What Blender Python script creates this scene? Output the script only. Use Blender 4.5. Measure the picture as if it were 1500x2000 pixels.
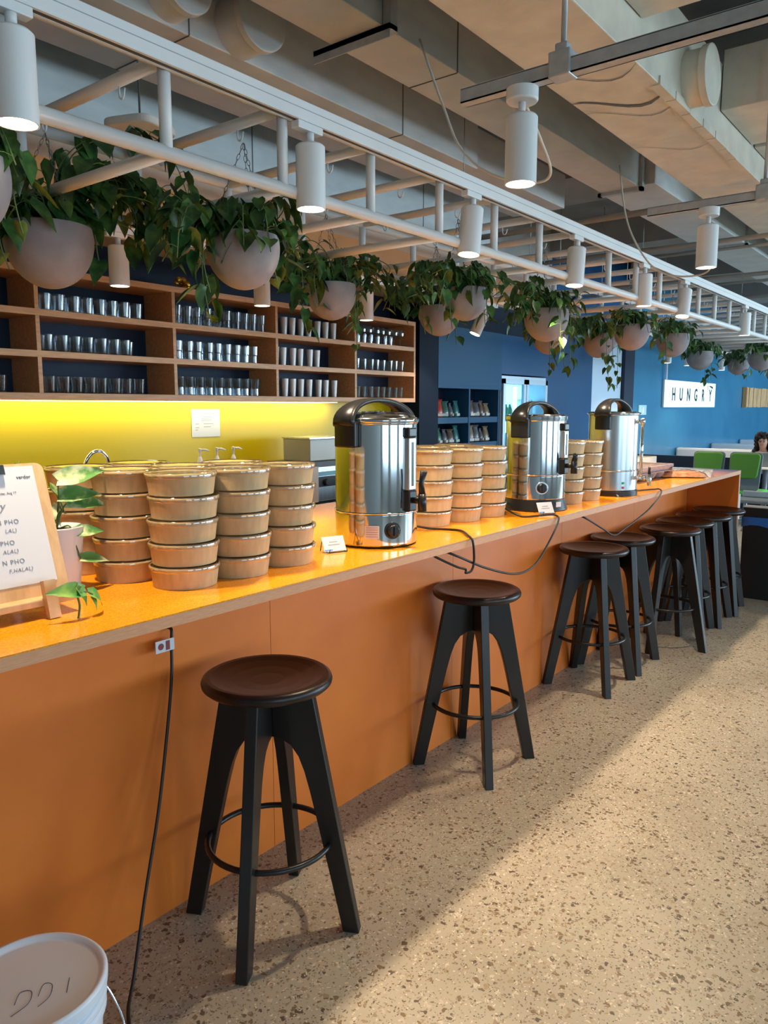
import bpy, math, random
from mathutils import Vector, Matrix
PI = math.pi
S = bpy.context.scene
COL = S.collection
for o in list(bpy.data.objects):
    bpy.data.objects.remove(o)

# ------------------------------------------------------------------ camera
pitch = math.atan2(205, 1500); yaw = math.radians(38.05)
Fv = Vector((math.cos(yaw)*math.cos(pitch), math.sin(yaw)*math.cos(pitch), -math.sin(pitch)))
Rv = Vector((math.sin(yaw), -math.cos(yaw), 0)); Uv = Rv.cross(Fv)
cd = bpy.data.cameras.new('camera'); cam = bpy.data.objects.new('camera', cd); COL.objects.link(cam)
cam.matrix_world = Matrix(((Rv.x, Uv.x, -Fv.x, 0), (Rv.y, Uv.y, -Fv.y, 0), (Rv.z, Uv.z, -Fv.z, 1.56), (0, 0, 0, 1)))
cd.sensor_fit = 'VERTICAL'; cd.sensor_height = 24.0; cd.lens = 18.0; cd.clip_start = .02; cd.clip_end = 100
S.camera = cam
# ------------------------------------------------------------------ light and exposure
S.view_settings.view_transform = 'Standard'; S.view_settings.look = 'None'
S.view_settings.gamma = 1; S.view_settings.use_curve_mapping = False
S.view_settings.exposure = 0.12
W = bpy.data.worlds.new('world'); S.world = W; W.use_nodes = True
bg = W.node_tree.nodes['Background']; bg.inputs[0].default_value = (.55, .78, 1, 1); bg.inputs[1].default_value = 1.0
TRACK_W, AISLE_W, BACK_W = 24.5, 27, 10
WARM = (1, .79, .54)

def area(name, loc, direction, sx, sy, power, color):
    d = bpy.data.lights.new(name, 'AREA'); d.shape = 'RECTANGLE'; d.size = sx; d.size_y = sy
    d.energy = power; d.color = color
    o = bpy.data.objects.new(name, d); COL.objects.link(o); o.location = loc
    o.rotation_euler = Vector(direction).to_track_quat('-Z', 'Y').to_euler(); return o
# daylight entering by the windows of the wall behind the camera (one light in each opening)
WIN = [(-3.2, -.4), (.6, 3.4), (4.4, 7.2), (8.2, 11.0), (12.0, 14.8), (15.8, 18.6), (19.6, 22.4)]
for i, (a, b) in enumerate(WIN):
    area('window_daylight', ((a+b)/2, -6.38, 1.75), (0, 1, -.05), b-a-.1, 2.0, 80 if i < 3 else (235 if i < 4 else 340), (.60, .83, 1))
# LED strip that is fixed under the wall shelf
area('shelf_led', (1.9, 4.10, 1.592), (0, .25, -1), 5.4, .012, 12.5, (1, .93, .55))

# ------------------------------------------------------------------ materials
MATS = {}
def mat(name, col, rough=.5, metal=0, spec=.5, emit=None, es=0, coat=0, trans=0, ior=1.45, bump=None, aniso=0):
    if name in MATS: return MATS[name]
    m = bpy.data.materials.new(name); m.use_nodes = True; b = m.node_tree.nodes['Principled BSDF']
    b.inputs['Base Color'].default_value = (*col, 1); b.inputs['Roughness'].default_value = rough
    b.inputs['Metallic'].default_value = metal; b.inputs['Specular IOR Level'].default_value = spec
    b.inputs['Coat Weight'].default_value = coat; b.inputs['Transmission Weight'].default_value = trans
    b.inputs['IOR'].default_value = ior
    if emit: b.inputs['Emission Color'].default_value = (*emit, 1); b.inputs['Emission Strength'].default_value = es
    MATS[name] = m
    if bump:
        n = m.node_tree; tc = n.nodes.new('ShaderNodeTexCoord'); t = n.nodes.new('ShaderNodeTexNoise')
        t.inputs['Scale'].default_value = bump[0]; t.inputs['Detail'].default_value = 4
        bp = n.nodes.new('ShaderNodeBump'); bp.inputs['Strength'].default_value = bump[1]; bp.inputs['Distance'].default_value = .01
        n.links.new(tc.outputs['Object'], t.inputs['Vector']); n.links.new(t.outputs['Fac'], bp.inputs['Height'])
        n.links.new(bp.outputs['Normal'], b.inputs['Normal'])
    return m
def noisy(name, c1, c2, scale, rough=.5, lo=.35, hi=.65, stretch=(1, 1, 1), bump=0, metal=0, detail=5, spec=.5, coat=0):
    if name in MATS: return MATS[name]
    m = mat(name, c1, rough, metal, spec, coat=coat); n = m.node_tree; b = n.nodes['Principled BSDF']
    tc = n.nodes.new('ShaderNodeTexCoord'); mp = n.nodes.new('ShaderNodeMapping'); mp.inputs['Scale'].default_value = stretch
    t = n.nodes.new('ShaderNodeTexNoise'); t.inputs['Scale'].default_value = scale; t.inputs['Detail'].default_value = detail
    r = n.nodes.new('ShaderNodeValToRGB'); r.color_ramp.elements[0].position = lo; r.color_ramp.elements[1].position = hi
    r.color_ramp.elements[0].color = (*c1, 1); r.color_ramp.elements[1].color = (*c2, 1)
    n.links.new(tc.outputs['Object'], mp.inputs['Vector']); n.links.new(mp.outputs['Vector'], t.inputs['Vector'])
    n.links.new(t.outputs['Fac'], r.inputs['Fac']); n.links.new(r.outputs['Color'], b.inputs['Base Color'])
    if bump:
        bp = n.nodes.new('ShaderNodeBump'); bp.inputs['Strength'].default_value = bump; bp.inputs['Distance'].default_value = .01
        n.links.new(t.outputs['Fac'], bp.inputs['Height']); n.links.new(bp.outputs['Normal'], b.inputs['Normal'])
    return m
def clear(name, tint=(1, 1, 1), base=.06, edge=.75, rough=.03):
    if name in MATS: return MATS[name]
    m = bpy.data.materials.new(name); m.use_nodes = True; n = m.node_tree; n.nodes.clear()
    out = n.nodes.new('ShaderNodeOutputMaterial'); tr = n.nodes.new('ShaderNodeBsdfTransparent'); gl = n.nodes.new('ShaderNodeBsdfGlossy')
    tr.inputs[0].default_value = (*tint, 1); gl.inputs['Roughness'].default_value = rough
    lw = n.nodes.new('ShaderNodeLayerWeight'); lw.inputs['Blend'].default_value = .35
    mr = n.nodes.new('ShaderNodeMapRange'); mr.inputs['To Min'].default_value = base; mr.inputs['To Max'].default_value = edge
    mx = n.nodes.new('ShaderNodeMixShader')
    n.links.new(lw.outputs['Facing'], mr.inputs['Value']); n.links.new(mr.outputs[0], mx.inputs[0])
    n.links.new(tr.outputs[0], mx.inputs[1]); n.links.new(gl.outputs[0], mx.inputs[2]); n.links.new(mx.outputs[0], out.inputs[0])
    MATS[name] = m; return m

def terrazzo_floor():
    m = mat('polished_concrete', (.4, .33, .25), .3, spec=.45); n = m.node_tree; b = n.nodes['Principled BSDF']; L = n.links.new
    tc = n.nodes.new('ShaderNodeTexCoord')
    base = n.nodes.new('ShaderNodeTexNoise'); base.inputs['Scale'].default_value = 1.6; base.inputs['Detail'].default_value = 8
    rb = n.nodes.new('ShaderNodeValToRGB'); rb.color_ramp.elements[0].color = (.37, .32, .245, 1); rb.color_ramp.elements[1].color = (.50, .44, .345, 1)
    rb.color_ramp.elements[0].position = .3; rb.color_ramp.elements[1].position = .7
    L(tc.outputs['Object'], base.inputs['Vector']); L(base.outputs['Fac'], rb.inputs['Fac'])
    warp = n.nodes.new('ShaderNodeTexNoise'); warp.inputs['Scale'].default_value = 60; warp.inputs['Detail'].default_value = 1
    L(tc.outputs['Object'], warp.inputs['Vector'])
    add = n.nodes.new('ShaderNodeMixRGB'); add.blend_type = 'LINEAR_LIGHT'; add.inputs['Fac'].default_value = .012
    L(tc.outputs['Object'], add.inputs['Color1']); L(warp.outputs['Color'], add.inputs['Color2'])
    cur = rb.outputs['Color']
    for sc, thr, keep, cols in ((50, .39, .50, [(.22, .15, .09), (.12, .09, .07), (.34, .26, .17), (.17, .13, .09), (.55, .48, .38)]),
                          (135, .42, .50, [(.22, .16, .10), (.36, .28, .18), (.66, .58, .46), (.15, .12, .10), (.30, .24, .17)])):
        v = n.nodes.new('ShaderNodeTexVoronoi'); v.inputs['Scale'].default_value = sc; v.inputs['Randomness'].default_value = .9
        L(add.outputs[0], v.inputs['Vector'])
        lt = n.nodes.new('ShaderNodeMath'); lt.operation = 'LESS_THAN'; lt.inputs[1].default_value = thr
        L(v.outputs['Distance'], lt.inputs[0])
        sp = n.nodes.new('ShaderNodeSeparateColor'); L(v.outputs['Color'], sp.inputs[0])
        k = n.nodes.new('ShaderNodeMath'); k.operation = 'LESS_THAN'; k.inputs[1].default_value = keep; L(sp.outputs[0], k.inputs[0])
        mu = n.nodes.new('ShaderNodeMath'); mu.operation = 'MULTIPLY'; L(lt.outputs[0], mu.inputs[0]); L(k.outputs[0], mu.inputs[1])
        cr = n.nodes.new('ShaderNodeValToRGB'); cr.color_ramp.interpolation = 'CONSTANT'
        while len(cr.color_ramp.elements) < len(cols): cr.color_ramp.elements.new(.5)
        for i, c in enumerate(cols):
            cr.color_ramp.elements[i].position = i/len(cols); cr.color_ramp.elements[i].color = (*c, 1)
        L(sp.outputs[1], cr.inputs['Fac'])
        mx = n.nodes.new('ShaderNodeMixRGB'); L(mu.outputs[0], mx.inputs['Fac']); L(cur, mx.inputs['Color1']); L(cr.outputs[0], mx.inputs['Color2'])
        cur = mx.outputs[0]
    L(cur, b.inputs['Base Color'])
    return m
def orange_top():
    m = mat('orange_glitter_laminate', (.9, .3, .01), .12, spec=.28); n = m.node_tree; b = n.nodes['Principled BSDF']; L = n.links.new
    tc = n.nodes.new('ShaderNodeTexCoord'); v = n.nodes.new('ShaderNodeTexVoronoi'); v.inputs['Scale'].default_value = 330
    L(tc.outputs['Object'], v.inputs['Vector']); sp = n.nodes.new('ShaderNodeSeparateColor'); L(v.outputs['Color'], sp.inputs[0])
    cr = n.nodes.new('ShaderNodeValToRGB')
    e = cr.color_ramp.elements; e[0].color = (.72, .235, .008, 1); e[1].color = (.92, .38, .018, 1); x = e.new(.5); x.color = (.86, .30, .010, 1)
    L(sp.outputs[0], cr.inputs['Fac']); L(cr.outputs[0], b.inputs['Base Color'])
    return m

M_floor = terrazzo_floor(); M_top = orange_top()
M_panel = noisy('orange_laminate', (.72, .17, .022), (.80, .205, .03), 3, .38)
M_edge = noisy('plywood_edge', (.62, .27, .13), (.70, .34, .17), 30, .45, stretch=(1, 1, 14))
M_slab = noisy('concrete_slab', (.20, .20, .19), (.30, .29, .275), 2.2, .9, bump=.2)
M_beam = noisy('painted_concrete', (.34, .33, .30), (.42, .40, .37), 2.5, .85)
M_duct = noisy('galvanised_duct', (.56, .57, .56), (.64, .65, .63), 5, .6, stretch=(1, 1, 3), spec=.5)
M_wrap = noisy('wrapped_insulation', (.56, .52, .43), (.66, .61, .50), 7, .5, bump=.5)
M_steel = noisy('zinc_steel', (.44, .46, .47), (.52, .54, .55), 30, .45, metal=.3)
M_white = mat('white_paint', (.78, .78, .77), .4)
M_slot = mat('track_slot', (.10, .09, .08), .5)
M_soffit = mat('soffit_paint', (.60, .56, .50), .8)
M_navy = noisy('navy_paint', (.010, .018, .040), (.013, .023, .048), 3, .55, spec=.25)
M_blue = noisy('blue_wall_paint', (.042, .19, .34), (.052, .22, .38), 1.2, .24)
M_blue2 = noisy('deep_blue_paint', (.005, .062, .165), (.007, .072, .19), 1.2, .4, spec=.3)
M_bluesh = mat('slate_blue_laminate', (.020, .085, .175), .5, spec=.2)
M_yellow = mat('yellow_glass_splashback', (.62, .45, .004), .35, spec=.3)
M_oak = noisy('oak_veneer', (.50, .25, .10), (.62, .33, .14), 9, .42, stretch=(1, 9, 9))
M_black = mat('black_plastic', (.012, .012, .013), .32)
M_cable = mat('black_rubber_cable', (.02, .014, .013), .45)
M_wood_blk = noisy('black_lacquered_wood', (.010, .009, .009), (.016, .014, .013), 14, .33, stretch=(1, 1, .1))
M_seat = noisy('dark_stained_seat_wood', (.014, .0065, .0055), (.021, .010, .0085), 10, .34, stretch=(1, 7, 1))
M_kraft = noisy('kraft_paper', (.50, .345, .175), (.57, .40, .215), 60, .55, stretch=(1, 1, .2))
M_lid = clear('clear_plastic_lid', (.99, .98, .96), .10, .85, .06)
M_glass = clear('clear_glass', (.90, .94, .97), .045, .55, .06)
M_chrome = mat('polished_steel', (.60, .63, .65), .10, 1)
M_chrome2 = mat('bright_chrome', (.85, .85, .85), .05, 1)
M_brush = noisy('brushed_steel', (.50, .53, .55), (.60, .62, .64), 40, .28, metal=1, stretch=(1, 1, .05))
M_conc = noisy('grey_concrete_planter', (.24, .215, .225), (.31, .28, .29), 9, .85, bump=.15)
M_soil = mat('potting_soil', (.03, .02, .012), .95)
M_leaf = noisy('pothos_leaf', (.018, .066, .018), (.085, .19, .04), 22, .34, lo=.40, hi=.72)
M_leafv = noisy('variegated_leaf', (.10, .27, .06), (.72, .74, .42), 16, .4, lo=.45, hi=.6)
M_vine = mat('green_vine', (.10, .15, .04), .5)
M_chain = mat('steel_chain', (.22, .21, .20), .35, .8)
M_paper = mat('white_paper', (.66, .66, .69), .7)
M_ink = mat('dark_ink', (.05, .05, .06), .6)
M_lens = mat('lit_lamp_lens', (1, 1, 1), .3, emit=(1, .84, .62), es=14)
M_sign = mat('lit_sign_face', (.9, 1, 1), .3, emit=(.55, .93, 1), es=.72)
M_green = mat('green_upholstery', (.07, .23, .03), .8, bump=(200, .3))
M_lime = mat('lime_plastic', (.10, .62, .10), .35)
M_shell = mat('grey_shell', (.16, .19, .22), .4)
M_banq = mat('light_leather', (.86, .84, .86), .45)
M_pulp = noisy('grey_moulded_pulp', (.30, .24, .25), (.38, .31, .31), 50, .9)
M_bin = mat('black_bin', (.010, .013, .016), .4)
M_bag = mat('blue_bin_liner', (.03, .14, .50), .3)
M_bucket = mat('white_bucket_plastic', (.68, .72, .80), .35)
M_reclaim = noisy('reclaimed_timber', (.36, .20, .09), (.90, .60, .32), 12, .7, stretch=(9, 1, .3))

# ------------------------------------------------------------------ mesh helpers
class MB:
    def __init__(s): s.v = []; s.f = []; s.sm = []
    def add(s, vs, fs, smooth=False):
        o = len(s.v); s.v += [tuple(p) for p in vs]; s.f += [tuple(i+o for i in f) for f in fs]; s.sm += [smooth]*len(fs); return s
    def box(s, x0, x1, y0, y1, z0, z1, M=None):
        vs = [Vector((x, y, z)) for z in (z0, z1) for y in (y0, y1) for x in (x0, x1)]
        if M: vs = [M @ p for p in vs]
        return s.add(vs, [(0, 2, 3, 1), (4, 5, 7, 6), (0, 1, 5, 4), (2, 6, 7, 3), (0, 4, 6, 2), (1, 3, 7, 5)])
    def tube(s, path, r, seg=8, caps=True, closed=False):
        path = [Vector(p) for p in path]; n = len(path); rs = r if isinstance(r, (list, tuple)) else [r]*n
        vs = []; ref = None
        for i, p in enumerate(path):
            if closed: t = path[(i+1) % n]-path[i-1]
            else: t = path[min(i+1, n-1)]-path[max(i-1, 0)]
            if t.length < 1e-9: t = Vector((0, 0, 1))
            t.normalize()
            if ref is None: ref = Vector((0, 0, 1)) if abs(t.z) < .9 else Vector((1, 0, 0))
            u = ref - t*ref.dot(t)
            if u.length < 1e-6: u = t.orthogonal()
            u.normalize(); ref = u; w = t.cross(u)
            for k in range(seg):
                a = 2*PI*k/seg; vs.append(p+(u*math.cos(a)+w*math.sin(a))*rs[i])
        fs = []
        for i in range(n if closed else n-1):
            j = (i+1) % n
            for k in range(seg):
                fs.append((i*seg+k, i*seg+(k+1) % seg, j*seg+(k+1) % seg, j*seg+k))
        s.add(vs, fs, True)
        if caps and not closed:
            o = len(s.v)-len(vs)
            s.f.append(tuple(o+k for k in reversed(range(seg)))); s.sm.append(False)
            s.f.append(tuple(o+(n-1)*seg+k for k in range(seg))); s.sm.append(False)
        return s
    def lathe(s, prof, seg=32, c=(0, 0, 0), M=None, a0=0, a1=2*PI, smooth=True, sup=True):
        full = abs(a1-a0-2*PI) < 1e-6; na = seg if full else seg+1
        if smooth and sup:
            q = [prof[0]]
            for (r0, z0), (r1, z1) in zip(prof[:-1], prof[1:]):
                d = math.hypot(r1-r0, z1-z0)
                if d > .012:
                    e = .0015/d
                    q += [(r0+(r1-r0)*e, z0+(z1-z0)*e), (r1-(r1-r0)*e, z1-(z1-z0)*e)]
                q.append((r1, z1))
            prof = q
        vs = []
        for (r, z) in prof:
            for k in range(na):
                a = a0+(a1-a0)*k/seg; p = Vector((r*math.cos(a), r*math.sin(a), z))
                if M: p = M @ p
                vs.append(p+Vector(c))
        fs = []
        for i in range(len(prof)-1):
            for k in range(seg):
                k2 = (k+1) % na
                q = (i*na+k, i*na+k2, (i+1)*na+k2, (i+1)*na+k)
                fs.append(q)
        return s.add(vs, fs, smooth)
    def prism(s, poly, h0, h1, fn):
        n = len(poly); vs = [fn(a, b, h0) for a, b in poly]+[fn(a, b, h1) for a, b in poly]
        fs = [tuple(range(n))[::-1], tuple(range(n, 2*n))]+[(i, (i+1) % n, n+(i+1) % n, n+i) for i in range(n)]
        return s.add(vs, fs)
    def mesh(s, name):
        m = bpy.data.meshes.new(name); m.from_pydata(s.v, [], s.f)
        m.polygons.foreach_set('use_smooth', s.sm); m.update(); return m
def fixn(me):
    import bmesh
    b = bmesh.new(); b.from_mesh(me); bmesh.ops.recalc_face_normals(b, faces=b.faces); b.to_mesh(me); b.free()
def part(name, mb, m, parent=None, label=None, bevel=0, fix=True, loc=None, smooth_angle=False):
    me = mb.mesh(name); me.materials.append(m)
    if fix: fixn(me)
    o = bpy.data.objects.new(name, me); COL.objects.link(o)
    if parent: o.parent = parent
    if loc: o.location = loc
    if bevel:
        b = o.modifiers.new('bevel', 'BEVEL'); b.width = bevel; b.segments = 2; b.limit_method = 'ANGLE'
    if label: o['label'] = label
    return o
def tag(o, label, cat, group=None, kind=None):
    o['label'] = label; o['category'] = cat
    if group: o['group'] = group
    if kind: o['kind'] = kind
    return o
def thing(name, label, cat, loc=(0, 0, 0), rz=0, group=None):
    o = bpy.data.objects.new(name, None); COL.objects.link(o); o.location = loc; o.rotation_euler = (0, 0, rz)
    o.empty_display_size = .05
    return tag(o, label, cat, group)
def struct(name, mb, m, parent=None, label=None, fix=True):
    o = part(name, mb, m, parent, fix=fix)
    if not parent: o['kind'] = 'structure'; o['label'] = label or name.replace('_', ' '); o['category'] = name.split('_')[0]
    return o
def dup(o, parent=None):
    c = o.copy(); COL.objects.link(c); c.parent = parent
    for ch in list(o.children): dup(ch, c)
    return c
def copy_thing(o, loc, rz=None, label=None, group=None):
    c = dup(o); c.location = loc
    if rz is not None: c.rotation_euler = (0, 0, rz)
    if label: c['label'] = label
    if group: c['group'] = group
    return c
def text_part(name, txt, size, m, parent, loc, rot, align='LEFT', label=None, ext=.0006, spacing=1.0, sx=1.0, shear=0, offset=0):
    cu = bpy.data.curves.new(name, 'FONT'); cu.body = txt; cu.size = size; cu.extrude = ext; cu.align_x = align; cu.space_character = spacing; cu.shear = shear
    cu.resolution_u = 3; cu.offset = offset
    t = bpy.data.objects.new(name, cu); COL.objects.link(t)
    me = bpy.data.meshes.new_from_object(t.evaluated_get(bpy.context.evaluated_depsgraph_get()))
    bpy.data.objects.remove(t)
    me.materials.clear(); me.materials.append(m)
    o = bpy.data.objects.new(name, me); COL.objects.link(o); o.parent = parent; o.location = loc; o.rotation_euler = rot; o.scale = (sx, 1, 1)
    if label: o['label'] = label
    return o
ORD = ['first', 'second', 'third', 'fourth', 'fifth', 'sixth', 'seventh', 'eighth', 'ninth', 'tenth', 'eleventh', 'twelfth', 'thirteenth', 'fourteenth']

# ================================================================== THE SETTING
YW = 4.2
struct('floor', MB().box(-4, 26, -6.6, YW+.1, -.1, 0), M_floor, label='polished exposed aggregate concrete floor')
struct('ceiling', MB().box(-4, 26, -6.6, YW+.1, 3.6, 3.8), M_slab, label='dark raw concrete ceiling slab')
w = MB()
edges = [-4]+[q for ab in WIN for q in ab]+[26]
for i in range(0, len(edges), 2): w.box(edges[i], edges[i+1], -6.6, -6.4, 0, 3.6)
for a, b in WIN: w.box(a, b, -6.6, -6.4, 0, .7); w.box(a, b, -6.6, -6.4, 2.8, 3.6)
struct('wall_right', w, mat('off_white_wall', (.55, .55, .53), .8), label='off-white window wall across the aisle')
for i, (a, b) in enumerate(WIN):
    fr = MB().box(a, a+.05, -6.52, -6.46, .7, 2.8).box(b-.05, b, -6.52, -6.46, .7, 2.8).box(a, b, -6.52, -6.46, .7, .75).box(a, b, -6.52, -6.46, 2.75, 2.8).box((a+b)/2-.02, (a+b)/2+.02, -6.52, -6.46, .75, 2.75)
    wf = struct('window_%d' % (i+1), fr, M_white, label='white window frame in the wall behind the camera')
struct('wall_back', MB().box(-4.2, -4, -6.6, YW+.1, 0, 3.6), mat('off_white_wall', (.55, .55, .53), .8), label='plain wall behind the camera')
struct('wall_far', MB().box(26, 26.2, -6.6, YW+.1, 0, 3.6), M_blue, label='blue wall at the far end')
struct('wall_left', MB().box(-4, 8.45, YW, YW+.2, 0, 3.6), M_navy, label='dark navy wall behind the bar')
struct('wall_left_middle', MB().box(8.45, 9.85, YW, YW+.2, 0, 3.6).box(9.85, 10.93, YW, YW+.2, 2.7, 3.6), M_blue2, label='deep blue wall beside the fridge')
struct('trim_1', MB().box(10.93, 11.3, YW-.03, YW+.2, 0, 3.6), mat('dark_navy_trim', (.006, .012, .035), .4), label='dark navy pilaster beside the pale door')
struct('wall_left_far', MB().box(11.3, 26, YW, YW+.2, 0, 3.6), M_blue, label='glossy blue wall behind the booths')
d1 = struct('door_1', MB().box(9.86, 10.92, YW+.02, YW+.07, 0, 2.69), mat('pale_blue_door', (.55, .68, .82), .3), label='tall pale blue-white door in the blue wall')
part('door_handle', MB().box(9.98, 10.00, YW-.03, YW+.03, .95, 1.15).tube([(9.99, YW-.03, 1.05), (10.1, YW-.03, 1.05)], .009), M_chrome, d1)
struct('baseboard_left', MB().box(11.3, 26, YW-.015, YW, 0, .1), M_navy, label='dark baseboard under the blue wall')
sp = struct('trim_2', MB().box(-4, 5.45, YW-.012, YW, .9, 1.60), M_yellow, label='glossy yellow splashback below the wall shelf')
struct('trim_3', MB().box(5.45, 5.74, 3.88, YW, 0, 2.60), mat('dark_navy_matt', (.006, .012, .028), .6, spec=.12), label='dark navy end wall beside the oak shelves')
struct('trim_4', MB().box(-4, 5.9, 2.9, YW, 2.50, 2.60), M_soffit, label='pale dropped soffit above the back bar')
struct('wall_left_upper', MB().box(-4, 8.45, YW-.06, YW-.001, 2.6, 3.6), M_beam, label='bare concrete wall band above the soffit')
# concrete beams across the room
bm = [0.2, 2.9, 5.75, 8.4, 11.0, 13.7, 16.4, 19, 21.6]
for i, x in enumerate(bm):
    struct('trim_%d' % (5+i), MB().box(x, x+.75, -6.4, YW, 3.3, 3.6), M_beam, label='concrete beam across the ceiling')

# ------------------------------------------------------------------ ducts
def duct(label, x0, x1, y0, y1, z0, z1, m, flanges=(), spig=(), seams=()):
    t = thing('air_duct', label, 'duct', ((x0+x1)/2, (y0+y1)/2, z0))
    cx, cy = (x0+x1)/2, (y0+y1)/2
    part('duct_body', MB().box(x0-cx, x1-cx, y0-cy, y1-cy, 0, z1-z0), m, t, bevel=.004)
    for f in flanges:
        g = MB(); e = .022
        g.box(f-cx-.02, f-cx+.02, y0-cy-e, y1-cy+e, -e, 0).box(f-cx-.02, f-cx+.02, y0-cy-e, y0-cy, -e, z1-z0).box(f-cx-.02, f-cx+.02, y1-cy, y1-cy+e, -e, z1-z0)
        part('flange', g, M_steel, t)
    for s_ in seams:
        part('seam', MB().box(s_-cx-.002, s_-cx+.002, y0-cy-.003, y0-cy, 0, z1-z0).box(s_-cx-.002, s_-cx+.002, y0-cy, y1-cy, -.003, 0), M_slot, t)
    for (sx, sz, r, ln) in spig:
        Mx = Matrix.Rotation(PI/2, 4, 'X')
        part('duct_spigot', MB().lathe([(r, 0), (r, ln), (r+.008, ln), (r+.008, ln+.03), (r, ln+.03), (0, ln+.035)], 40, (sx-cx, y0-cy, sz-z0), Mx), m, t)
    for hx in [x0+.4+k*1.6 for k in range(int((x1-x0)/1.6))]:
        if m is M_duct:
            part('hanger_rod', MB().tube([(hx-cx, y0-cy-.012, z1-z0-.05), (hx-cx, y0-cy-.012, 3.6-z0)], .004, 5), M_steel, t)
    return t
duct('grey rectangular duct with round spigot caps, nearest the white pipe frame', -1.5, 4.09, 2.5, 2.98, 2.95, 3.22, M_duct, seams=(2.0, 3.35),
     spig=((1.57, 3.02, .10, .10), (1.9, 3.06, .10, .10), (2.24, 3.06, .115, .12)))
duct('wide grey duct lying above the pale soffit behind the pipe frame', -1.5, 5.6, 3.25, 4.0, 2.78, 3.2, M_duct, seams=(1.2, 3.0, 4.6))
duct('short grey duct continuing the spigot duct beyond its perforated end', 4.11, 5.4, 2.56, 2.98, 2.99, 3.22, M_duct)
duct('long straight grey duct strapped beneath, between spigot duct and wrapped duct', -1.5, 5.08, 1.88, 2.13, 2.95, 3.26, M_duct, flanges=(5.05,), seams=(2.9,))
duct('long straight grey duct running on past the flange joint to the far end', 5.09, 19, 1.80, 2.18, 2.97, 3.26, M_duct, flanges=(7.4, 9.6, 12))
wr = duct('fat foil-wrapped duct with torn tape, above the aisle spotlights', -.6, 5.25, 1.17, 1.54, 2.86, 3.22, M_wrap, spig=((3.67, 2.985, .115, .075),))
duct('second wrapped duct further along the aisle ceiling', 5.8, 13, 1.1, 1.6, 2.95, 3.26, M_wrap)
duct('wrapped duct crossing above the near steel channel at the top right', 2.45, 3.08, -3.0, 1.165, 3.02, 3.28, M_wrap)
duct('wide wrapped duct crossing behind the round cap over the aisle', 4.17, 4.80, -3.0, 1.165, 3.0, 3.28, M_wrap)
duct('narrow wrapped duct crossing just beyond the wide crossing one', 4.86, 5.2, -3.0, 1.165, 3.0, 3.28, M_wrap)
duct('wide wrapped duct high above the right side of the aisle', 5.8, 14, -.6, .6, 3.02, 3.28, M_wrap)
# torn tape on the wrapped duct
def ribbon(pts, wd, ang=0):
    g = MB(); vs = []
    for (x, y, z, w_) in pts: vs += [(x-w_/2, y, z), (x+w_/2, y, z)]
    return g.add(vs, [(2*i, 2*i+1, 2*i+3, 2*i+2) for i in range(len(pts)-1)])
for (tx, wd) in ((3.05, .010), (3.38, .03), (3.52, .008), (4.1, .006)):
    pts = [(tx-2.325+.10*math.sin(k*.6), -.185+.37*k/8, -.004, wd*math.sin(PI*(k+.5)/9)) for k in range(9)]
    part('torn_seam', ribbon(pts, wd), M_slot, wr)
tape = MB()
random.seed(4)
for k in range(7):
    x = 3.3-2.325+k*.2; tape.box(x, x+.19, -.191+random.uniform(-.003, .003), -.15, -.006, .03)
part('tape_flap', tape, M_wrap, wr)
# strap under duct two
for i, x in enumerate((2.41,)):
    t = thing('duct_support_bar', 'steel angle bar strapped under the straight grey duct', 'bracket', (x, 2.0, 2.951))
    part('bar', MB().box(-.025, .025, -.16, .22, -.022, -.002).box(-.025, -.02, -.16, .22, -.05, -.002), M_steel, t)
    part('upright', MB().box(-.02, .02, -.160, -.125, -.02, .64), M_steel, t)

# ------------------------------------------------------------------ conduits and pipes in the background ceiling
random.seed(8)
cond = [((5.0, 4.1, 2.78), (5.0, -3, 2.78), .02), ((5.35, 4.1, 2.86), (5.35, -3, 2.86), .014), ((6.3, 4.1, 2.8), (6.3, -2, 2.8), .018),
        ((6.9, 4.1, 2.85), (6.9, -2, 2.85), .013), ((7.9, 4.1, 2.78), (7.9, -2, 2.78), .02), ((8.6, 4.1, 2.82), (8.6, -2, 2.82), .014), ((9.5, 4.1, 2.78), (9.5, -2, 2.78), .02)]
names = ['pipe crossing above the frame, nearest of the crossing pipes', 'thin crossing conduit just past the nearest crossing pipe', 'crossing pipe, third from the near end', 'thin crossing pipe, fourth from the near end', 'crossing pipe, fifth from the near end', 'thin crossing pipe, sixth from the near end', 'crossing pipe, furthest from the camera']
for (a, b, r), nm in zip(cond, names):
    g = MB(); g.tube([a, b], r, 8)
    c = part('ceiling_pipe', g, M_beam); tag(c, 'grey ceiling '+nm, 'pipe')
    for yy in (3.3, 1.0):
        if abs(a[0]-b[0]) < .1: part('pipe_hanger', MB().tube([(a[0], yy, a[2]), (a[0], yy, 3.6)], .004, 5), M_steel, c)
for i, (x, y, xx) in enumerate([(2.0, 2.8, 0)]):
    t = thing('wireless_access_point', 'flat white rounded square box hung from ceiling cord above the pipe frame', 'access point', (1.98, 2.80, 2.66), .35)
    q = MB(); n = 40
    poly = [(.115*math.copysign(abs(math.cos(a))**.45, math.cos(a)), .115*math.copysign(abs(math.sin(a))**.45, math.sin(a))) for a in [2*PI*k/n for k in range(n)]]
    q.prism(poly, 0, .032, lambda a, b, h: (a, b, h)); part('housing', q, mat('cream_plastic', (.70, .66, .60), .5), t, bevel=.008)
    part('status_light', MB().lathe([(.004, 0), (.004, -.002), (0, -.002)], 10), mat('white_led', (1, 1, 1), emit=(.8, .9, 1), es=6), t)
    part('suspension_cord', MB().tube([(0, 0, .03), (0, 0, .94)], .004, 6), M_slot, t)

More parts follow.
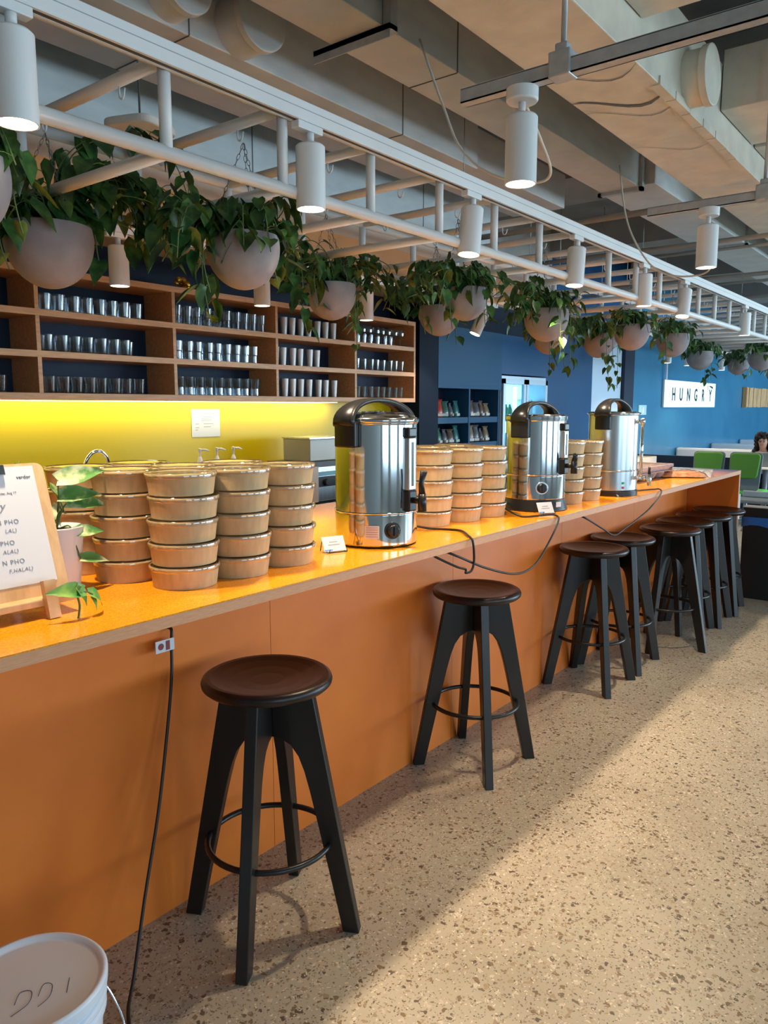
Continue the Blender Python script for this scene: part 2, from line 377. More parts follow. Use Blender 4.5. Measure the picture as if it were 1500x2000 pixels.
# ------------------------------------------------------------------ steel channels with aisle spotlights
def spot_light(parent, z, power, ang, tilt=(0, 0), color=WARM, blend=.55, r=.035):
    d = bpy.data.lights.new('spot_bulb', 'SPOT'); d.energy = power*PI; d.spot_size = math.radians(ang); d.spot_blend = blend
    d.shadow_soft_size = r; d.color = color
    o = bpy.data.objects.new('spot_bulb', d); COL.objects.link(o); o.parent = parent; o.location = (0, 0, z); return o
def lamp_body(t, R, L, power, ang, tiltx=0, tilty=0):
    "cylinder hanging from the joint at the thing's origin"
    e = bpy.data.objects.new('lamp_head', None); 
    g = MB().lathe([(0, -.03), (R-.006, -.03), (R, -.036), (R, -.03-L), (R-.004, -.03-L), (R-.004, -.03-L+.018)], 36)
    h = part('housing', g, M_white, t); h.rotation_euler = (tiltx, tilty, 0)
    le = part('lens', MB().lathe([(R-.004, -.03-L+.012), (0, -.03-L+.014)], 28), M_lens, h)
    part('neck', MB().tube([(0, 0, 0), (0, 0, -.032)], .012, 12), M_white, h)
    spot_light(h, -.03-L+.004, power, ang)
    return h
def channel(name_l, x, y0, y1, z, rod_y):
    t = thing('strut_channel', name_l, 'channel', (x, y0, z))
    part('channel', MB().box(-.022, .022, y1-y0, 0, 0, .004).box(-.022, -.018, y1-y0, 0, 0, .042).box(.018, .022, y1-y0, 0, 0, .042).box(-.022, .022, y1-y0, 0, .040, .044), M_steel, t)
    for ry in rod_y:
        part('bracket', MB().box(-.032, .032, ry-y0-.035, ry-y0+.035, -.004, .07).box(-.02, .02, ry-y0-.02, ry-y0+.02, .07, .095), M_steel, t, bevel=.005)
        part('rod', MB().tube([(0, ry-y0, .07), (0, ry-y0, 3.6-z)], .009, 8), M_steel, t)
    return t
channel('grey steel channel crossing the near aisle above the closest ceiling spotlight', 2.28, 1.45, -4.5, 2.545, (1.1, -1.2))
channel('grey steel channel crossing the aisle above the second ceiling spotlight', 4.12, 1.48, -4.5, 2.535, (.93, -1.2))
def aisle_lamp(label, x, y, ztop):
    t = thing('ceiling_spotlight', label, 'spotlight', (x, y, ztop), 0, 'aisle ceiling spotlights')
    part('canopy', MB().lathe([(0, 0), (.05, 0), (.05, -.035), (.046, -.04), (0, -.04)], 32), M_white, t)
    e = bpy.data.objects.new('x', None)
    g = MB().tube([(0, 0, -.038), (0, 0, -.085)], .011, 12); part('stem', g, M_white, t)
    g = MB().lathe([(0, -.08), (.045, -.08), (.05, -.086), (.05, -.285), (.046, -.285), (.046, -.265)], 36)
    h = part('housing', g, M_white, t)
    part('lens', MB().lathe([(.046, -.272), (0, -.272)], 28), M_lens, h)
    spot_light(h, -.28, AISLE_W, 150, blend=1)
    return t
aisle_lamp('large white cylinder spotlight under the near steel channel, closest over the aisle', 2.28, 1.235, 2.545)
aisle_lamp('white cylinder spotlight under the second steel channel, further down the aisle', 4.12, 1.18, 2.535)

# ------------------------------------------------------------------ truss: white pipe frame
TY0, TY1, TZ0, TZ1 = 1.85, 2.63, 2.255, 2.495
t = thing('pipe_frame', 'long white welded pipe frame hung above the bar, carrying the hanging planters', 'pipe frame', (6, 2.24, TZ0))
ox, oy, oz = 6, 2.24, TZ0
X0, X1 = -1.3, 17.2
for nm, y, z, r in (('rail', TY0, TZ0, .0205), ('rail', TY1, TZ0, .0205), ('rail', TY0+.01, TZ1, .02), ('rail', TY1, TZ1, .02)):
    part(nm, MB().tube([(X0-ox, y-oy, z-oz), (X1-ox, y-oy, z-oz)], r, 12), M_white, t)
PX = [1.39+.447*n for n in range(-6, 36)]; PX_ALL = PX
for x in PX:
    for y in (TY0, TY1):
        part('post', MB().tube([(x-ox, y-oy, 0), (x-ox, y-oy, TZ1-oz)], .0175, 10), M_white, t)
    part('cross_pipe', MB().tube([(x-ox, TY0-oy, TZ1-oz), (x-ox, TY1-oy, TZ1-oz)], .0185, 10), M_white, t)
    part('cross_pipe', MB().tube([(x-ox, TY0-oy, 0), (x-ox, TY1-oy, 0)], .0185, 10), M_white, t)
def hook(x, y, z):
    pts = [(x, y, z+.01), (x, y, z-.012)]+[(x, y-.012+.012*math.cos(a), z-.014-.016*math.sin(a)) for a in [PI*k/7 for k in range(8)]]+[(x, y-.028, z-.004)]
    return MB().tube(pts, .003, 6)
for x in PX[6:26]:
    for y in (2.06, 2.49):
        part('hook', hook(x-ox, y-oy, TZ1-oz-.024), M_white, t)
for x in (PX[4], PX[11], PX[17], PX[24], PX[30], PX[35]):
    for y in (2.3,): part('hanger_wire', MB().tube([(x-ox, y-oy, TZ1-oz), (x-ox, y-oy, 3.6-oz)], .002, 5), M_chain, t)
def track(label, x0, x1, y, z):
    t = thing('lighting_track', label, 'lighting track', ((x0+x1)/2, y, z)); c = (x0+x1)/2
    part('rail_body', MB().box(x0-c, x1-c, -.019, .019, .004, .060), M_white, t, bevel=.003)
    part('slot', MB().box(x0-c, x1-c, -.007, .007, .001, .0045), M_slot, t)
    part('lip', MB().box(x0-c, x1-c, -.019, -.009, 0, .004).box(x0-c, x1-c, .009, .019, 0, .004), M_white, t)
    part('side_line', MB().box(x0-c, x1-c, -.0198, -.0188, .033, .0352), mat('grey_line', (.35, .37, .40), .5), t)
    return t
track('white lighting track along the front top of the pipe frame', -1.3, 15.5, 1.811, 2.462)
track('white lighting track below the soffit in front of the oak shelves', -1.5, 5.9, 3.40, 2.395)
part('track_hanger', MB().tube([(-1.2, 0, .058), (-1.2, 0, .105)], .006, 6).tube([(2, 0, .058), (2, 0, .105)], .006, 6), M_white, bpy.data.objects['lighting_track.001'])
def track_lamp(label, x, y, z, tx=0, ty=0, power=TRACK_W, grp='spotlights on the pipe frame track', ang=86, ln=.20):
    t = thing('track_spotlight', label, 'spotlight', (x, y, z), 0, grp)
    part('track_adapter', MB().box(-.07, .045, -.017, .017, -.024, 0), M_white, t, bevel=.003)
    part('stem', MB().tube([(0, 0, -.02), (0, 0, -.05)], .013, 12), M_white, t)
    h = lamp_body(t, .048, ln, power, ang, tx, ty); h.location = (0, 0, -.03)
    return t
TL = [(.95, 0, 0, 'large white track spotlight cut off at the top left corner'), (1.925, 0, .0, 'white track spotlight straight above the first paper bowl stacks'),
      (2.93, .0, .13, 'tilted white track spotlight above the gap after the nearest steel urn'), (3.99, 0, .10, 'tilted white track spotlight, fourth along the pipe frame'),
      (5.02, 0, .0, 'upright white track spotlight, fifth along the pipe frame'), (5.86, 0, .22, 'strongly tilted white track spotlight, sixth along the pipe frame')]
for x, tx, ty, lb in TL: track_lamp(lb, x, 1.811, 2.462, tx, ty)
for i, x in enumerate((7.6, 9.4, 11.4, 13.4)):
    track_lamp('distant white track spotlight, number %s beyond the tilted sixth one' % ORD[i], x, 1.811, 2.462, power=16)
BL = [(2.25, 0, 0, 'white spotlight above the oak shelves, between the two nearest planters'), (3.19, 0, 0, 'white spotlight above the oak shelves, half behind the second planter'),
      (4.15, 0, 0, 'white spotlight above the oak shelves, right of the third planter'), (5.72, .25, .35, 'small tilted spotlight in front of the blue wall shelves')]
for x, tx, ty, lb in BL: track_lamp(lb, x, 3.40, 2.395, tx, ty, BACK_W, 'spotlights of the back bar', 90, .19)
track('short white lighting track far along the blue wall', 9.8, 14.5, 3.40, 2.395)
for x, lb in ((10.4, 'small white spotlight above the left end of the lit sign'), (11.25, 'small white spotlight above the middle of the lit sign'), (13.0, 'small white spotlight right of the lit sign')):
    track_lamp(lb, x, 3.40, 2.395, power=20, grp='far spotlights', ang=130)
part('track_hanger', MB().tube([(-2, 0, .06), (-2, 0, 1.2)], .004, 6).tube([(2, 0, .06), (2, 0, 1.2)], .004, 6), M_white, bpy.data.objects['lighting_track.002'])
# loose white cables in the ceiling
def bez(pts, n=10):
    out = []; P = [Vector(p) for p in pts]; P = [P[0]]+P+[P[-1]]
    for i in range(1, len(P)-2):
        for k in range(n):
            t_ = k/n; a, b, c, d = P[i-1], P[i], P[i+1], P[i+2]
            out.append(.5*((2*b)+(-a+c)*t_+(2*a-5*b+4*c-d)*t_*t_+(-a+3*b-3*c+d)*t_**3))
    out.append(P[-2]); return out
tag(part('lamp_cable', MB().tube(bez([(2.6, 1.86, 2.97), (2.6, 1.749, 2.706), (2.6, 1.665, 2.532), (2.6, 1.529, 2.415), (2.6, 1.36, 2.356), (2.58, 1.28, 2.37), (2.47, 1.265, 2.45), (2.31, 1.25, 2.53)]), .005, 8), mat('cream_cable', (.62, .58, .50), .5)), 'cream cable sagging behind the nearest aisle spotlight', 'cable')
tag(part('lamp_cable', MB().tube(bez([(4.6, 1.84, 2.97), (4.6, 1.79, 2.682), (4.6, 1.712, 2.498), (4.6, 1.6, 2.355), (4.6, 1.452, 2.297), (4.58, 1.299, 2.309), (4.4, 1.25, 2.40), (4.15, 1.20, 2.52)]), .005, 8), MATS['cream_cable']), 'cream cable sagging behind the second aisle spotlight', 'cable')

# ================================================================== BAR COUNTER
ZT, YF, YB, XA, XB = 1.07, 1.50, 2.65, -1.5, 6.46
bar = thing('bar_counter', 'long bright orange bar counter with glossy speckled top, overhanging its front panels', 'bar counter', (2.5, 2.0, 0))
bx = lambda a, b, c, d, e, f: MB().box(a-2.5, b-2.5, c-2, d-2, e, f)
part('worktop', bx(XA, XB, YF, YB, ZT-.0035, ZT), M_top, bar, label='glossy orange speckled top surface')
part('worktop_edge', bx(XA, XB, YF+.001, YB-.001, ZT-.032, ZT-.0036), M_edge, bar, label='pinkish wood-toned edge of the top')
xs = [-1.5, -.52, .63, 1.78, 2.93, 4.08, 5.23, 6.385, 6.42]
for a, b in zip(xs[:-1], xs[1:]):
    part('front_panel', bx(a+.001, b-.001, 1.89, 1.91, 0, ZT-.033), M_panel, bar)
part('end_panel', bx(6.425, 6.455, YF+.004, YB-.02, 0, ZT-.033), M_panel, bar)
part('end_panel_edge', bx(6.425, 6.455, YF+.0005, YF+.0038, 0, ZT-.033), M_edge, bar)
part('counter_carcass', bx(XA, 6.42, 1.912, 2.55, 0, ZT-.033), M_navy, bar)

# ================================================================== BAR STOOLS
def make_stool(label, x, y, rz):
    t = thing('bar_stool', label, 'stool', (x, y, 0), rz, 'dark bar stools along the orange bar')
    pr = [(0, .752), (.05, .7525), (.10, .756), (.14, .762), (.165, .7675), (.178, .768), (.187, .763), (.191, .753), (.189, .743), (.180, .735), (.165, .731), (0, .731)]
    part('seat', MB().lathe([(r, z+.018) for r, z in pr], 64), M_seat, t, label='round dished dark brown seat')
    for k in range(4):
        a = PI/4+k*PI/2; c, s_ = math.cos(a), math.sin(a)
        poly = [(.017, .749), (.137, .749), (.275, 0), (.226, 0)]
        arc = [(.150, .345), (.128, .44), (.112, .50), (.095, .545), (.072, .578), (.045, .594), (.017, .60)]
        g = MB().prism(poly+[(.19, .165)]+arc, -.0175, .0175, lambda r, z, h: (r*c-h*s_, r*s_+h*c, z))
        part('leg', g, M_wood_blk, t, bevel=.003)
    part('footrest_ring', MB().tube([(.186*math.cos(q), .186*math.sin(q), .275) for q in [2*PI*k/48 for k in range(48)]], .009, 10, closed=True), M_black, t)
    part('hub', MB().box(-.0175, .0175, -.0175, .0175, .60, .749, Matrix.Rotation(PI/4, 4, 'Z')), M_wood_blk, t)
    return t
st = make_stool('dark wooden stool in the foreground, nearest the camera', 1.495, 1.605, math.atan2(1.37-1.485, 1.639-1.257))
for x, y, rz, lb in [(2.80, 1.683, 0, 'dark wooden stool standing alone, second nearest the camera'), (4.06, 1.685, 0, 'dark wooden stool third along the bar, before the overlapping group'),
                     (4.50, 1.688, .05, 'dark wooden stool fourth along the bar, half hidden behind the third'), (5.03, 1.575, .72, 'fifth dark stool along the bar, front of the far cluster'),
                     (5.42, 1.60, .1, 'sixth dark stool along the bar, inside the far cluster'), (5.81, 1.585, .06, 'seventh dark stool along the bar, second from the far end'),
                     (6.205, 1.585, .12, 'last dark stool, against the orange end panel')]:
    copy_thing(st, (x, y, 0), rz, lb)

# ================================================================== PAPER BOWLS
def make_bowl():
    t = thing('soup_bowl', 'x', 'takeaway bowl', (0, 0, 0))
    part('bowl', MB().lathe([(0, .004), (.083, .004), (.085, 0), (.0865, 0), (.0932, .048), (.0962, .0495), (.0972, .054), (.0962, .0585), (.0940, .0592), (.0915, .057), (.0845, .006), (0, .006)], 40), M_kraft, t)
    part('lid', MB().lathe([(.0978, .047), (.0986, .049), (.0986, .0595), (.0970, .0618), (.094, .0620), (.091, .0602), (.078, .0600), (.075, .0618), (.071, .0622), (.068, .0612), (0, .0614)], 40), M_lid, t, label='clear plastic lid')
    return t
def make_bowl_food(src):
    t = dup(src)
    random.seed(3); g = MB().lathe([(.089, .046), (.05, .050), (0, .049)], 24)
    part('soup_filling', g, noisy('noodles_and_greens', (.62, .55, .30), (.16, .30, .05), 30, .5), t, label='pale noodles with green herbs under the lid')
    return t
b0 = make_bowl(); bf = make_bowl_food(b0)
PITCH = .0635
stacks = [(1.315, 1.735, 'front stack left of centre, closest to the camera', 'front paper bowl stacks'), (1.505, 1.725, 'stack right of the closest one', 'front paper bowl stacks'),
          (1.705, 1.735, 'stack just left of the nearest steel urn', 'front paper bowl stacks'), (1.265, 1.930, 'middle stack on the left side', 'front paper bowl stacks'),
          (1.245, 2.130, 'leftmost stack beside the white potted plant', 'front paper bowl stacks'), (1.465, 1.930, 'hidden stack behind the closest one', 'front paper bowl stacks'),
          (1.665, 1.935, 'hidden stack behind the one left of the urn', 'front paper bowl stacks'), (1.445, 2.13, 'rearmost stack of the front cluster', 'front paper bowl stacks'),
          (2.645, 1.825, 'stack directly right of the nearest urn', 'middle paper bowl stacks'), (2.838, 1.795, 'centre stack between the first two urns', 'middle paper bowl stacks'),
          (3.032, 1.785, 'stack just left of the second urn', 'middle paper bowl stacks'), (2.68, 2.02, 'rear left stack between the first two urns', 'middle paper bowl stacks'),
          (2.875, 1.99, 'rear middle stack between the first two urns', 'middle paper bowl stacks'), (3.07, 1.98, 'rear right stack between the first two urns', 'middle paper bowl stacks'),
          (3.69, 1.70, 'stack right of the second urn', 'far paper bowl stacks'), (3.885, 1.685, 'stack just left of the third urn', 'far paper bowl stacks'),
          (3.73, 1.895, 'rear left stack before the third urn', 'far paper bowl stacks'), (3.925, 1.88, 'rear right stack before the third urn', 'far paper bowl stacks')]
LV = ['bottom', 'second from bottom', 'middle', 'second from top', 'top']
random.seed(11)
first = True
for x, y, lb, gp in stacks:
    for k in range(5):
        src = bf if k == 4 else b0
        loc = (x+random.uniform(-.0025, .0025), y+random.uniform(-.0025, .0025), ZT+.0005+k*PITCH)
        s_ = '%s bowl of the %s' % (LV[k], lb)
        c = copy_thing(src, loc, random.uniform(0, 6), ('brown kraft ' if len(s_.split()) < 15 else '')+s_, gp)
for o in (b0, bf):
    for c in list(o.children): bpy.data.objects.remove(c)
    bpy.data.objects.remove(o)

# ================================================================== URNS
def arch_handle(R, z_side, z_top, w_end, w_mid, span):
    "black arch along local X over the lid"
    pts = []
    zc = z_side
    for k in range(25):
        a = PI*k/24; pts.append((-span*math.cos(a), zc+(z_top-zc)*math.sin(a)**.8 if math.sin(a) > 0 else zc))
    g = MB(); vs = []
    for i, (x, z) in enumerate(pts):
        u = abs(x)/span; w_ = w_mid+(w_end-w_mid)*u**3; th = .016+.012*u**2
        nx, nz = x/span*.8, 1-.5*u; L = math.hypot(nx, nz); nx /= L; nz /= L
        for (dy, dn) in ((-1, 0), (-.8, 1), (.8, 1), (1, 0), (.8, -1), (-.8, -1)):
            vs.append((x+nx*dn*th*.5, dy*w_/2, z+nz*dn*th*.5))
    n = 6; fs = [(i*n+k, i*n+(k+1) % n, (i+1)*n+(k+1) % n, (i+1)*n+k) for i in range(len(pts)-1) for k in range(n)]
    fs += [tuple(range(n)), tuple((len(pts)-1)*n+k for k in range(n))[::-1]]
    return g.add(vs, fs, True)
def wall_arc(r0, r1, z0, z1, amid, half, seg=10):
    g = MB(); vs = []
    for k in range(seg+1):
        a = amid-half+2*half*k/seg
        for r, z in ((r0, z0), (r1, z0), (r1, z1), (r0, z1)): vs.append((r*math.cos(a), r*math.sin(a), z))
    fs = [(i*4+k, i*4+(k+1) % 4, i*4+4+(k+1) % 4, i*4+4+k) for i in range(seg) for k in range(4)]+[(0, 1, 2, 3), (seg*4+3, seg*4+2, seg*4+1, seg*4)]
    return g.add(vs, fs)
def urn(label, x, y, R, H, style):
    t = thing('hot_water_urn', label, 'urn', (x, y, ZT), 0, 'stainless steel urns on the bar')
    b0_ = .006 if style == 1 else (.055 if style == 2 else .03)
    band = b0_+ (.115 if style != 3 else .11)
    if style == 1:
        part('foot_ring', MB().lathe([(0, .001), (R-.01, .001), (R-.006, .007), (0, .007)], 48), M_black, t)
    elif style == 2:
        part('base', MB().lathe([(0, 0), (R+.012, 0), (R+.012, .006), (R-.002, .056), (0, .056)], 48), M_black, t, label='flared black base')
        part('rating_label', wall_arc(R+.006, R+.0075, .010, .045, math.radians(-105), .11), M_paper, t)
    else:
        part('base', MB().lathe([(0, 0), (R+.004, 0), (R+.004, .028), (R-.01, .031), (0, .031)], 48), M_black, t)
    part('lower_body', MB().lathe([(R-.004, b0_), (R-.001, b0_+.004), (R-.001, band-.004), (R-.003, band)], 64), M_chrome if style < 3 else M_brush, t)
    part('joint_bead', MB().lathe([(R-.003, band-.002), (R+.002, band), (R+.002, band+.003), (R-.003, band+.005)], 64), M_chrome2, t)
    top = H-.055
    part('tank', MB().lathe([(R-.003, band+.003), (R-.003, top), (R+.001, top+.003), (R+.001, top+.006), (R-.012, top+.006)], 64), M_chrome if style < 3 else M_brush, t)
    if style == 1:
        lid = part('lid', MB().lathe([(R+.001, top+.006), (R+.005, top+.010), (R+.004, top+.020), (R-.005, top+.024), (R-.012, top+.030), (R-.022, top+.036), (R-.05, top+.042), (R-.10, top+.045), (0, top+.046)], 64), M_chrome, t)
    elif style == 2:
        lid = part('lid', MB().lathe([(R+.002, top+.006), (R+.003, top+.022), (R-.006, top+.024), (R-.012, top+.030), (0, top+.034)], 64), M_chrome, t)
    else:
        lid = part('lid', MB().lathe([(R+.006, top+.006), (R+.007, top+.014), (R-.004, top+.016), (R-.012, top+.020), (0, top+.022)], 64), M_chrome, t)
    zs = top-.015 if style != 3 else top-.02
    g = arch_handle(R, top-.005, H+.030, .095, .045, R+.028)
    hd = part('handle', g, M_black, t)
    for sgn in (-1, 1):
        am = 0 if sgn > 0 else PI
        part('handle_bracket', wall_arc(R-.002, R+.030, top-.078, top+.012, am, .27), M_black, t, bevel=.006)
    T = math.radians(-90)          # the tap looks at the aisle
    if style in (1, 2):
        gz0, gz1 = band+.005, top-.01
        part('gauge_housing', MB().box(-.024, .024, -R-.017, -R+.012, gz0, gz0+.075), M_black, t, bevel=.006); part('gauge_cap', MB().box(-.024, .024, -R-.015, -R+.012, gz1-.035, gz1), M_black, t, bevel=.006)
        part('gauge_cover', MB().box(-.021, .021, -R-.014, -R+.012, gz0+.075, gz1-.035), M_brush, t, bevel=.004)
        part('sight_slot', MB().box(-.006, .006, -R-.0152, -R-.0142, gz0+.09, gz1-.05), M_black, t)
        part('tap', MB().tube([(0, -R-.01, gz0+.04), (0, -R-.055, gz0+.04)], .011, 12).tube([(0, -R-.055, gz0+.065), (0, -R-.055, gz0+.005)], [.014, .016], 14), M_black, t)
        part('tap_lever', MB().tube([(0, -R-.055, gz0+.065), (0, -R-.05, gz0+.10), (0, -R-.062, gz0+.145)] if style == 1 else [(0, -R-.055, gz0+.06), (0, -R-.06, gz0+.085), (0, -R-.06, gz0+.10)], [.012, .009, .013] if style == 1 else [.014, .012, .009], 12), M_black, t)
        ad = math.radians(-90-29) if style == 1 else math.radians(-90-50)
        Mx = Matrix.Rotation(ad, 4, 'Z') @ Matrix.Rotation(PI/2, 4, 'Y')
        zc = b0_+.058
        c = (R*math.cos(ad), R*math.sin(ad), zc)
        part('dial_plate', MB().lathe([(0, .0), (.030, 0), (.030, .003), (0, .003)], 32, c, Mx), M_brush if style == 2 else M_black, t)
        kn = part('control_knob', MB().lathe([(.024, .002), (.022, .016), (.017, .020), (0, .020)], 32, c, Mx), M_black, t)
        part('knob_pointer', MB().box(-.016, .016, -.003, .003, .018, .026, Matrix.Translation(Vector(c)) @ Mx), M_black, kn)
        if style == 1:
            part('warning_label', wall_arc(R+.0002, R+.001, b0_+.03, b0_+.075, math.radians(-90-57), .17), M_paper, t)
            for k in range(5): part('label_text_line', wall_arc(R+.001, R+.0014, b0_+.036+k*.008, b0_+.039+k*.008, math.radians(-90-57), .14), mat('red_grey_print', (.45, .3, .3), .6), t)
    else:
        part('sight_tube', MB().tube([(0, -R-.026, .09), (0, -R-.026, H-.085)], .009, 12), M_chrome2, t)
        part('tube_mount', MB().tube([(0, -R+.01, H-.09), (0, -R-.026, H-.09)], .010, 12).tube([(0, -R-.026, H-.105), (0, -R-.026, H-.07)], .013, 12).tube([(0, -R+.01, .10), (0, -R-.03, .10)], .010, 12), M_chrome2, t)
        part('tap', MB().tube([(0, -R-.02, .10), (0, -R-.085, .10)], .011, 12).tube([(0, -R-.075, .125), (0, -R-.075, .06)], [.014, .010], 12), M_chrome2, t)
        part('tap_lever', MB().tube([(0, -R-.075, .12), (0, -R-.075, .165)], [.009, .006], 10), M_black, t)
        for k, (cc, zz) in enumerate((((.02, .35, .10), .075), ((.35, .03, .03), .05))):
            am = math.radians(-90-42)
            part('indicator_lamp', MB().box(-.006, .006, -.003, .003, -.006, .006, Matrix.Translation((R*math.cos(am), R*math.sin(am), zz)) @ Matrix.Rotation(am+PI/2, 4, 'Z')), mat('indicator_%d' % k, cc, .3), t)
    return t
urn('large polished steel urn nearest the camera, black arch handle and knob dial', 2.17, 1.735, .150, .485, 1)
urn('polished steel urn with flared black base, second from the camera', 3.39, 1.72, .146, .480, 2)
urn('tall plain brushed steel urn with outside sight tube, furthest of the three', 4.215, 1.66, .138, .50, 3)

# cables
def cable(label, pts, r=.0045):
    return tag(part('power_cable', MB().tube(bez(pts), r, 8), M_cable), label, 'cable')
Zc = ZT+.006
cable('black power cable looping off the bar from the nearest urn', [(2.318, 1.745, ZT+.05), (2.40, 1.77, ZT+.035), (2.52, 1.74, Zc), (2.55, 1.62, Zc), (2.46, 1.52, Zc+.001), (2.44, 1.487, ZT-.01), (2.45, 1.486, .99), (2.44, 1.49, .95), (2.415, 1.50, .943), (2.42, 1.505, .955), (2.38, 1.52, .97), (2.31, 1.56, 1.01), (2.29, 1.60, 1.035)])
cable('black power cable hanging in a wide loop from the second urn', [(3.27, 1.82, ZT+.03), (3.10, 1.74, ZT+.04), (3.06, 1.62, Zc), (3.12, 1.56, Zc), (3.18, 1.51, Zc+.001), (3.17, 1.487, ZT-.02), (3.05, 1.484, .95), (2.93, 1.484, .885), (2.77, 1.484, .88), (2.55, 1.49, .94), (2.37, 1.50, 1.01), (2.32, 1.53, 1.035)])
cable('black power cable trailing off the bar from the third urn', [(4.36, 1.64, ZT+.02), (4.42, 1.60, Zc), (4.56, 1.54, Zc), (4.57, 1.50, Zc+.001), (4.53, 1.485, ZT-.02), (4.35, 1.484, .985), (4.15, 1.484, .945), (4.0, 1.484, .92), (3.84, 1.484, .90), (3.7, 1.49, .95), (3.52, 1.50, 1.02), (3.50, 1.53, 1.036)])
c = cable('long black power cable hanging down the orange panel to the floor', [(1.362, 1.888, .905), (1.360, 1.87, .90), (1.352, 1.862, .86), (1.335, 1.845, .76), (1.30, 1.83, .6), (1.24, 1.80, .4), (1.15, 1.75, .2), (1.06, 1.68, .05), (1.0, 1.62, .008), (.95, 1.5, .006), (.93, 1.3, .006)], .005)
tg = part('cable_tag', MB().box(-.055, .010, -.001, .001, -.018, .018), M_paper, c, label='white printed tag round the cable'); tg.location = (1.345, 1.853, .865)
part('tag_print', MB().lathe([(.010, 0), (0, 0)], 16, (-.037, -.0016, 0), Matrix.Rotation(PI/2, 4, 'X')).box(-.02, -.006, -.0018, -.0015, -.014, .014), mat('tag_red', (.25, .05, .05), .6), tg)

# place cards in wire stands
def card(label, x, y, rz, s=1):
    t = thing('place_card', label, 'card', (x, y, ZT), rz, 'place cards by the urns')
    tilt = Matrix.Rotation(math.radians(-28), 4, 'X')
    c_ = part('card', MB().box(-.042*s, .042*s, -.0005, .0005, .004, .058*s, tilt), M_paper, t)
    g = MB()
    for k, (w_, zz) in enumerate(((.016, .036), (.022, .026))): g.box(-w_*s, w_*s, -.0011, -.0006, zz*s, (zz+.003)*s, tilt)
    part('card_print', g, mat('grey_print', (.3, .32, .36), .6), c_)
    part('card_print', MB().box(-.040*s, -.01*s, -.0011, -.0006, .006, .012, tilt), mat('blue_print', (.15, .35, .65), .5), c_)
    g = MB()
    for sx in (-.036*s, .036*s):
        g.tube([(sx, .045*s, .002), (sx, .030*s, .042*s), (sx*.95, .002, .0025), (sx*.95, -.018, .003), (sx*.9, -.020, .014)], .0016, 6)
    g.tube([(-.034*s, -.018, .003), (.034*s, -.018, .003)], .0016, 6)
    part('wire_stand', g, M_black, t); return t
card('small white card in black wire stand beside the nearest urn', 1.925, 1.715, -.35)
card('small white card in black wire stand before the second urn', 3.235, 1.575, -.5)
card('small white card in black wire stand before the third urn', 4.13, 1.475+.08, -.5)

# egg tray, carton, snack bag, paper at the far end
t = thing('egg_tray', 'grey moulded pulp tray lying on the bar beyond the third urn', 'tray', (5.20, 1.90, ZT), -.05)
A, B_, HT = .30, .17, .098
g = MB().box(-A, A, -B_, -B_+.012, HT-.02, HT).box(-A, A, B_-.012, B_, HT-.02, HT).box(-A, -A+.012, -B_, B_, HT-.02, HT).box(A-.012, A, -B_, B_, HT-.02, HT)
g.box(-A+.01, A-.01, -B_+.01, B_-.01, .050, .056)
g.prism([(-B_, HT), (-B_+.006, HT), (-B_+.035, .05), (-B_+.028, .05)], -A, A, lambda a, b, h: (h, a, b)).prism([(B_, HT), (B_-.006, HT), (B_-.035, .05), (B_-.028, .05)], -A, A, lambda a, b, h: (h, a, b))
g.prism([(-A, HT), (-A+.006, HT), (-A+.035, .05), (-A+.028, .05)], -B_, B_, lambda a, b, h: (a, h, b)).prism([(A, HT), (A-.006, HT), (A-.035, .05), (A-.028, .05)], -B_, B_, lambda a, b, h: (a, h, b))
part('tray_rim', g, M_pulp, t, bevel=.003)
g = MB()
for i in range(4):
    for j in range(2):
        g.lathe([(.068, .054), (.062, .035), (.046, .008), (.03, 0), (0, 0)], 16, (-A+.095+i*.137, -B_+.098+j*.144, 0))
part('tray_cups', g, M_pulp, t)
t = thing('cardboard_box', 'flat cream cardboard box behind the grey pulp tray', 'box', (6.05, 2.22, ZT), .05)
part('box_body', MB().box(-.26, .26, -.12, .12, 0, .095), mat('cream_card', (.70, .62, .50), .7), t, bevel=.006)
part('box_label', MB().box(-.02, .2, -.122, -.1205, .01, .05), mat('pale_label', (.75, .72, .70), .6), t)
ps = part('paper_sheet', MB().box(-.42, .38, -.165, .165, .0008, .003), M_paper); ps.location = (6.02, 1.77, ZT); ps.rotation_euler = (0, 0, .24)
tag(ps, 'large white paper sheet lying on the bar under the snack bag', 'paper')
t = thing('snack_bag', 'crumpled clear plastic bag of orange snacks near the far end of the bar', 'bag', (5.55, 1.69, ZT+.0035), -1.05)
random.seed(5); g = MB(); vs = []; nx, ny = 22, 10
for i in range(nx+1):
    for j in range(ny+1):
        u, v = i/nx*2-1, j/ny*2-1; e = max(0, (1-abs(u)**4)*(1-abs(v)**3))
        vs.append((u*.17+random.uniform(-.006, .006), v*.085*(1-.25*abs(u)**6), .004+.038*e**.6+random.uniform(-.004, .004)*(e > .05)))
for i in range(nx+1):
    for j in range(ny+1):
        u, v = i/nx*2-1, j/ny*2-1; vs.append((u*.165, v*.08, .001))
n_ = (nx+1)*(ny+1)
fs = [(i*(ny+1)+j, (i+1)*(ny+1)+j, (i+1)*(ny+1)+j+1, i*(ny+1)+j+1) for i in range(nx) for j in range(ny)]
fs += [tuple(n_+k for k in reversed(f)) for f in fs]
g.add(vs, fs, True); part('contents', g, noisy('orange_snacks', (.75, .25, .05), (.85, .60, .38), 45, .35), t)
g = MB(); g.add([(x*1.04, y*1.06, z*1.12+.001) for x, y, z in vs[:n_]], fs[:len(fs)//2], True)
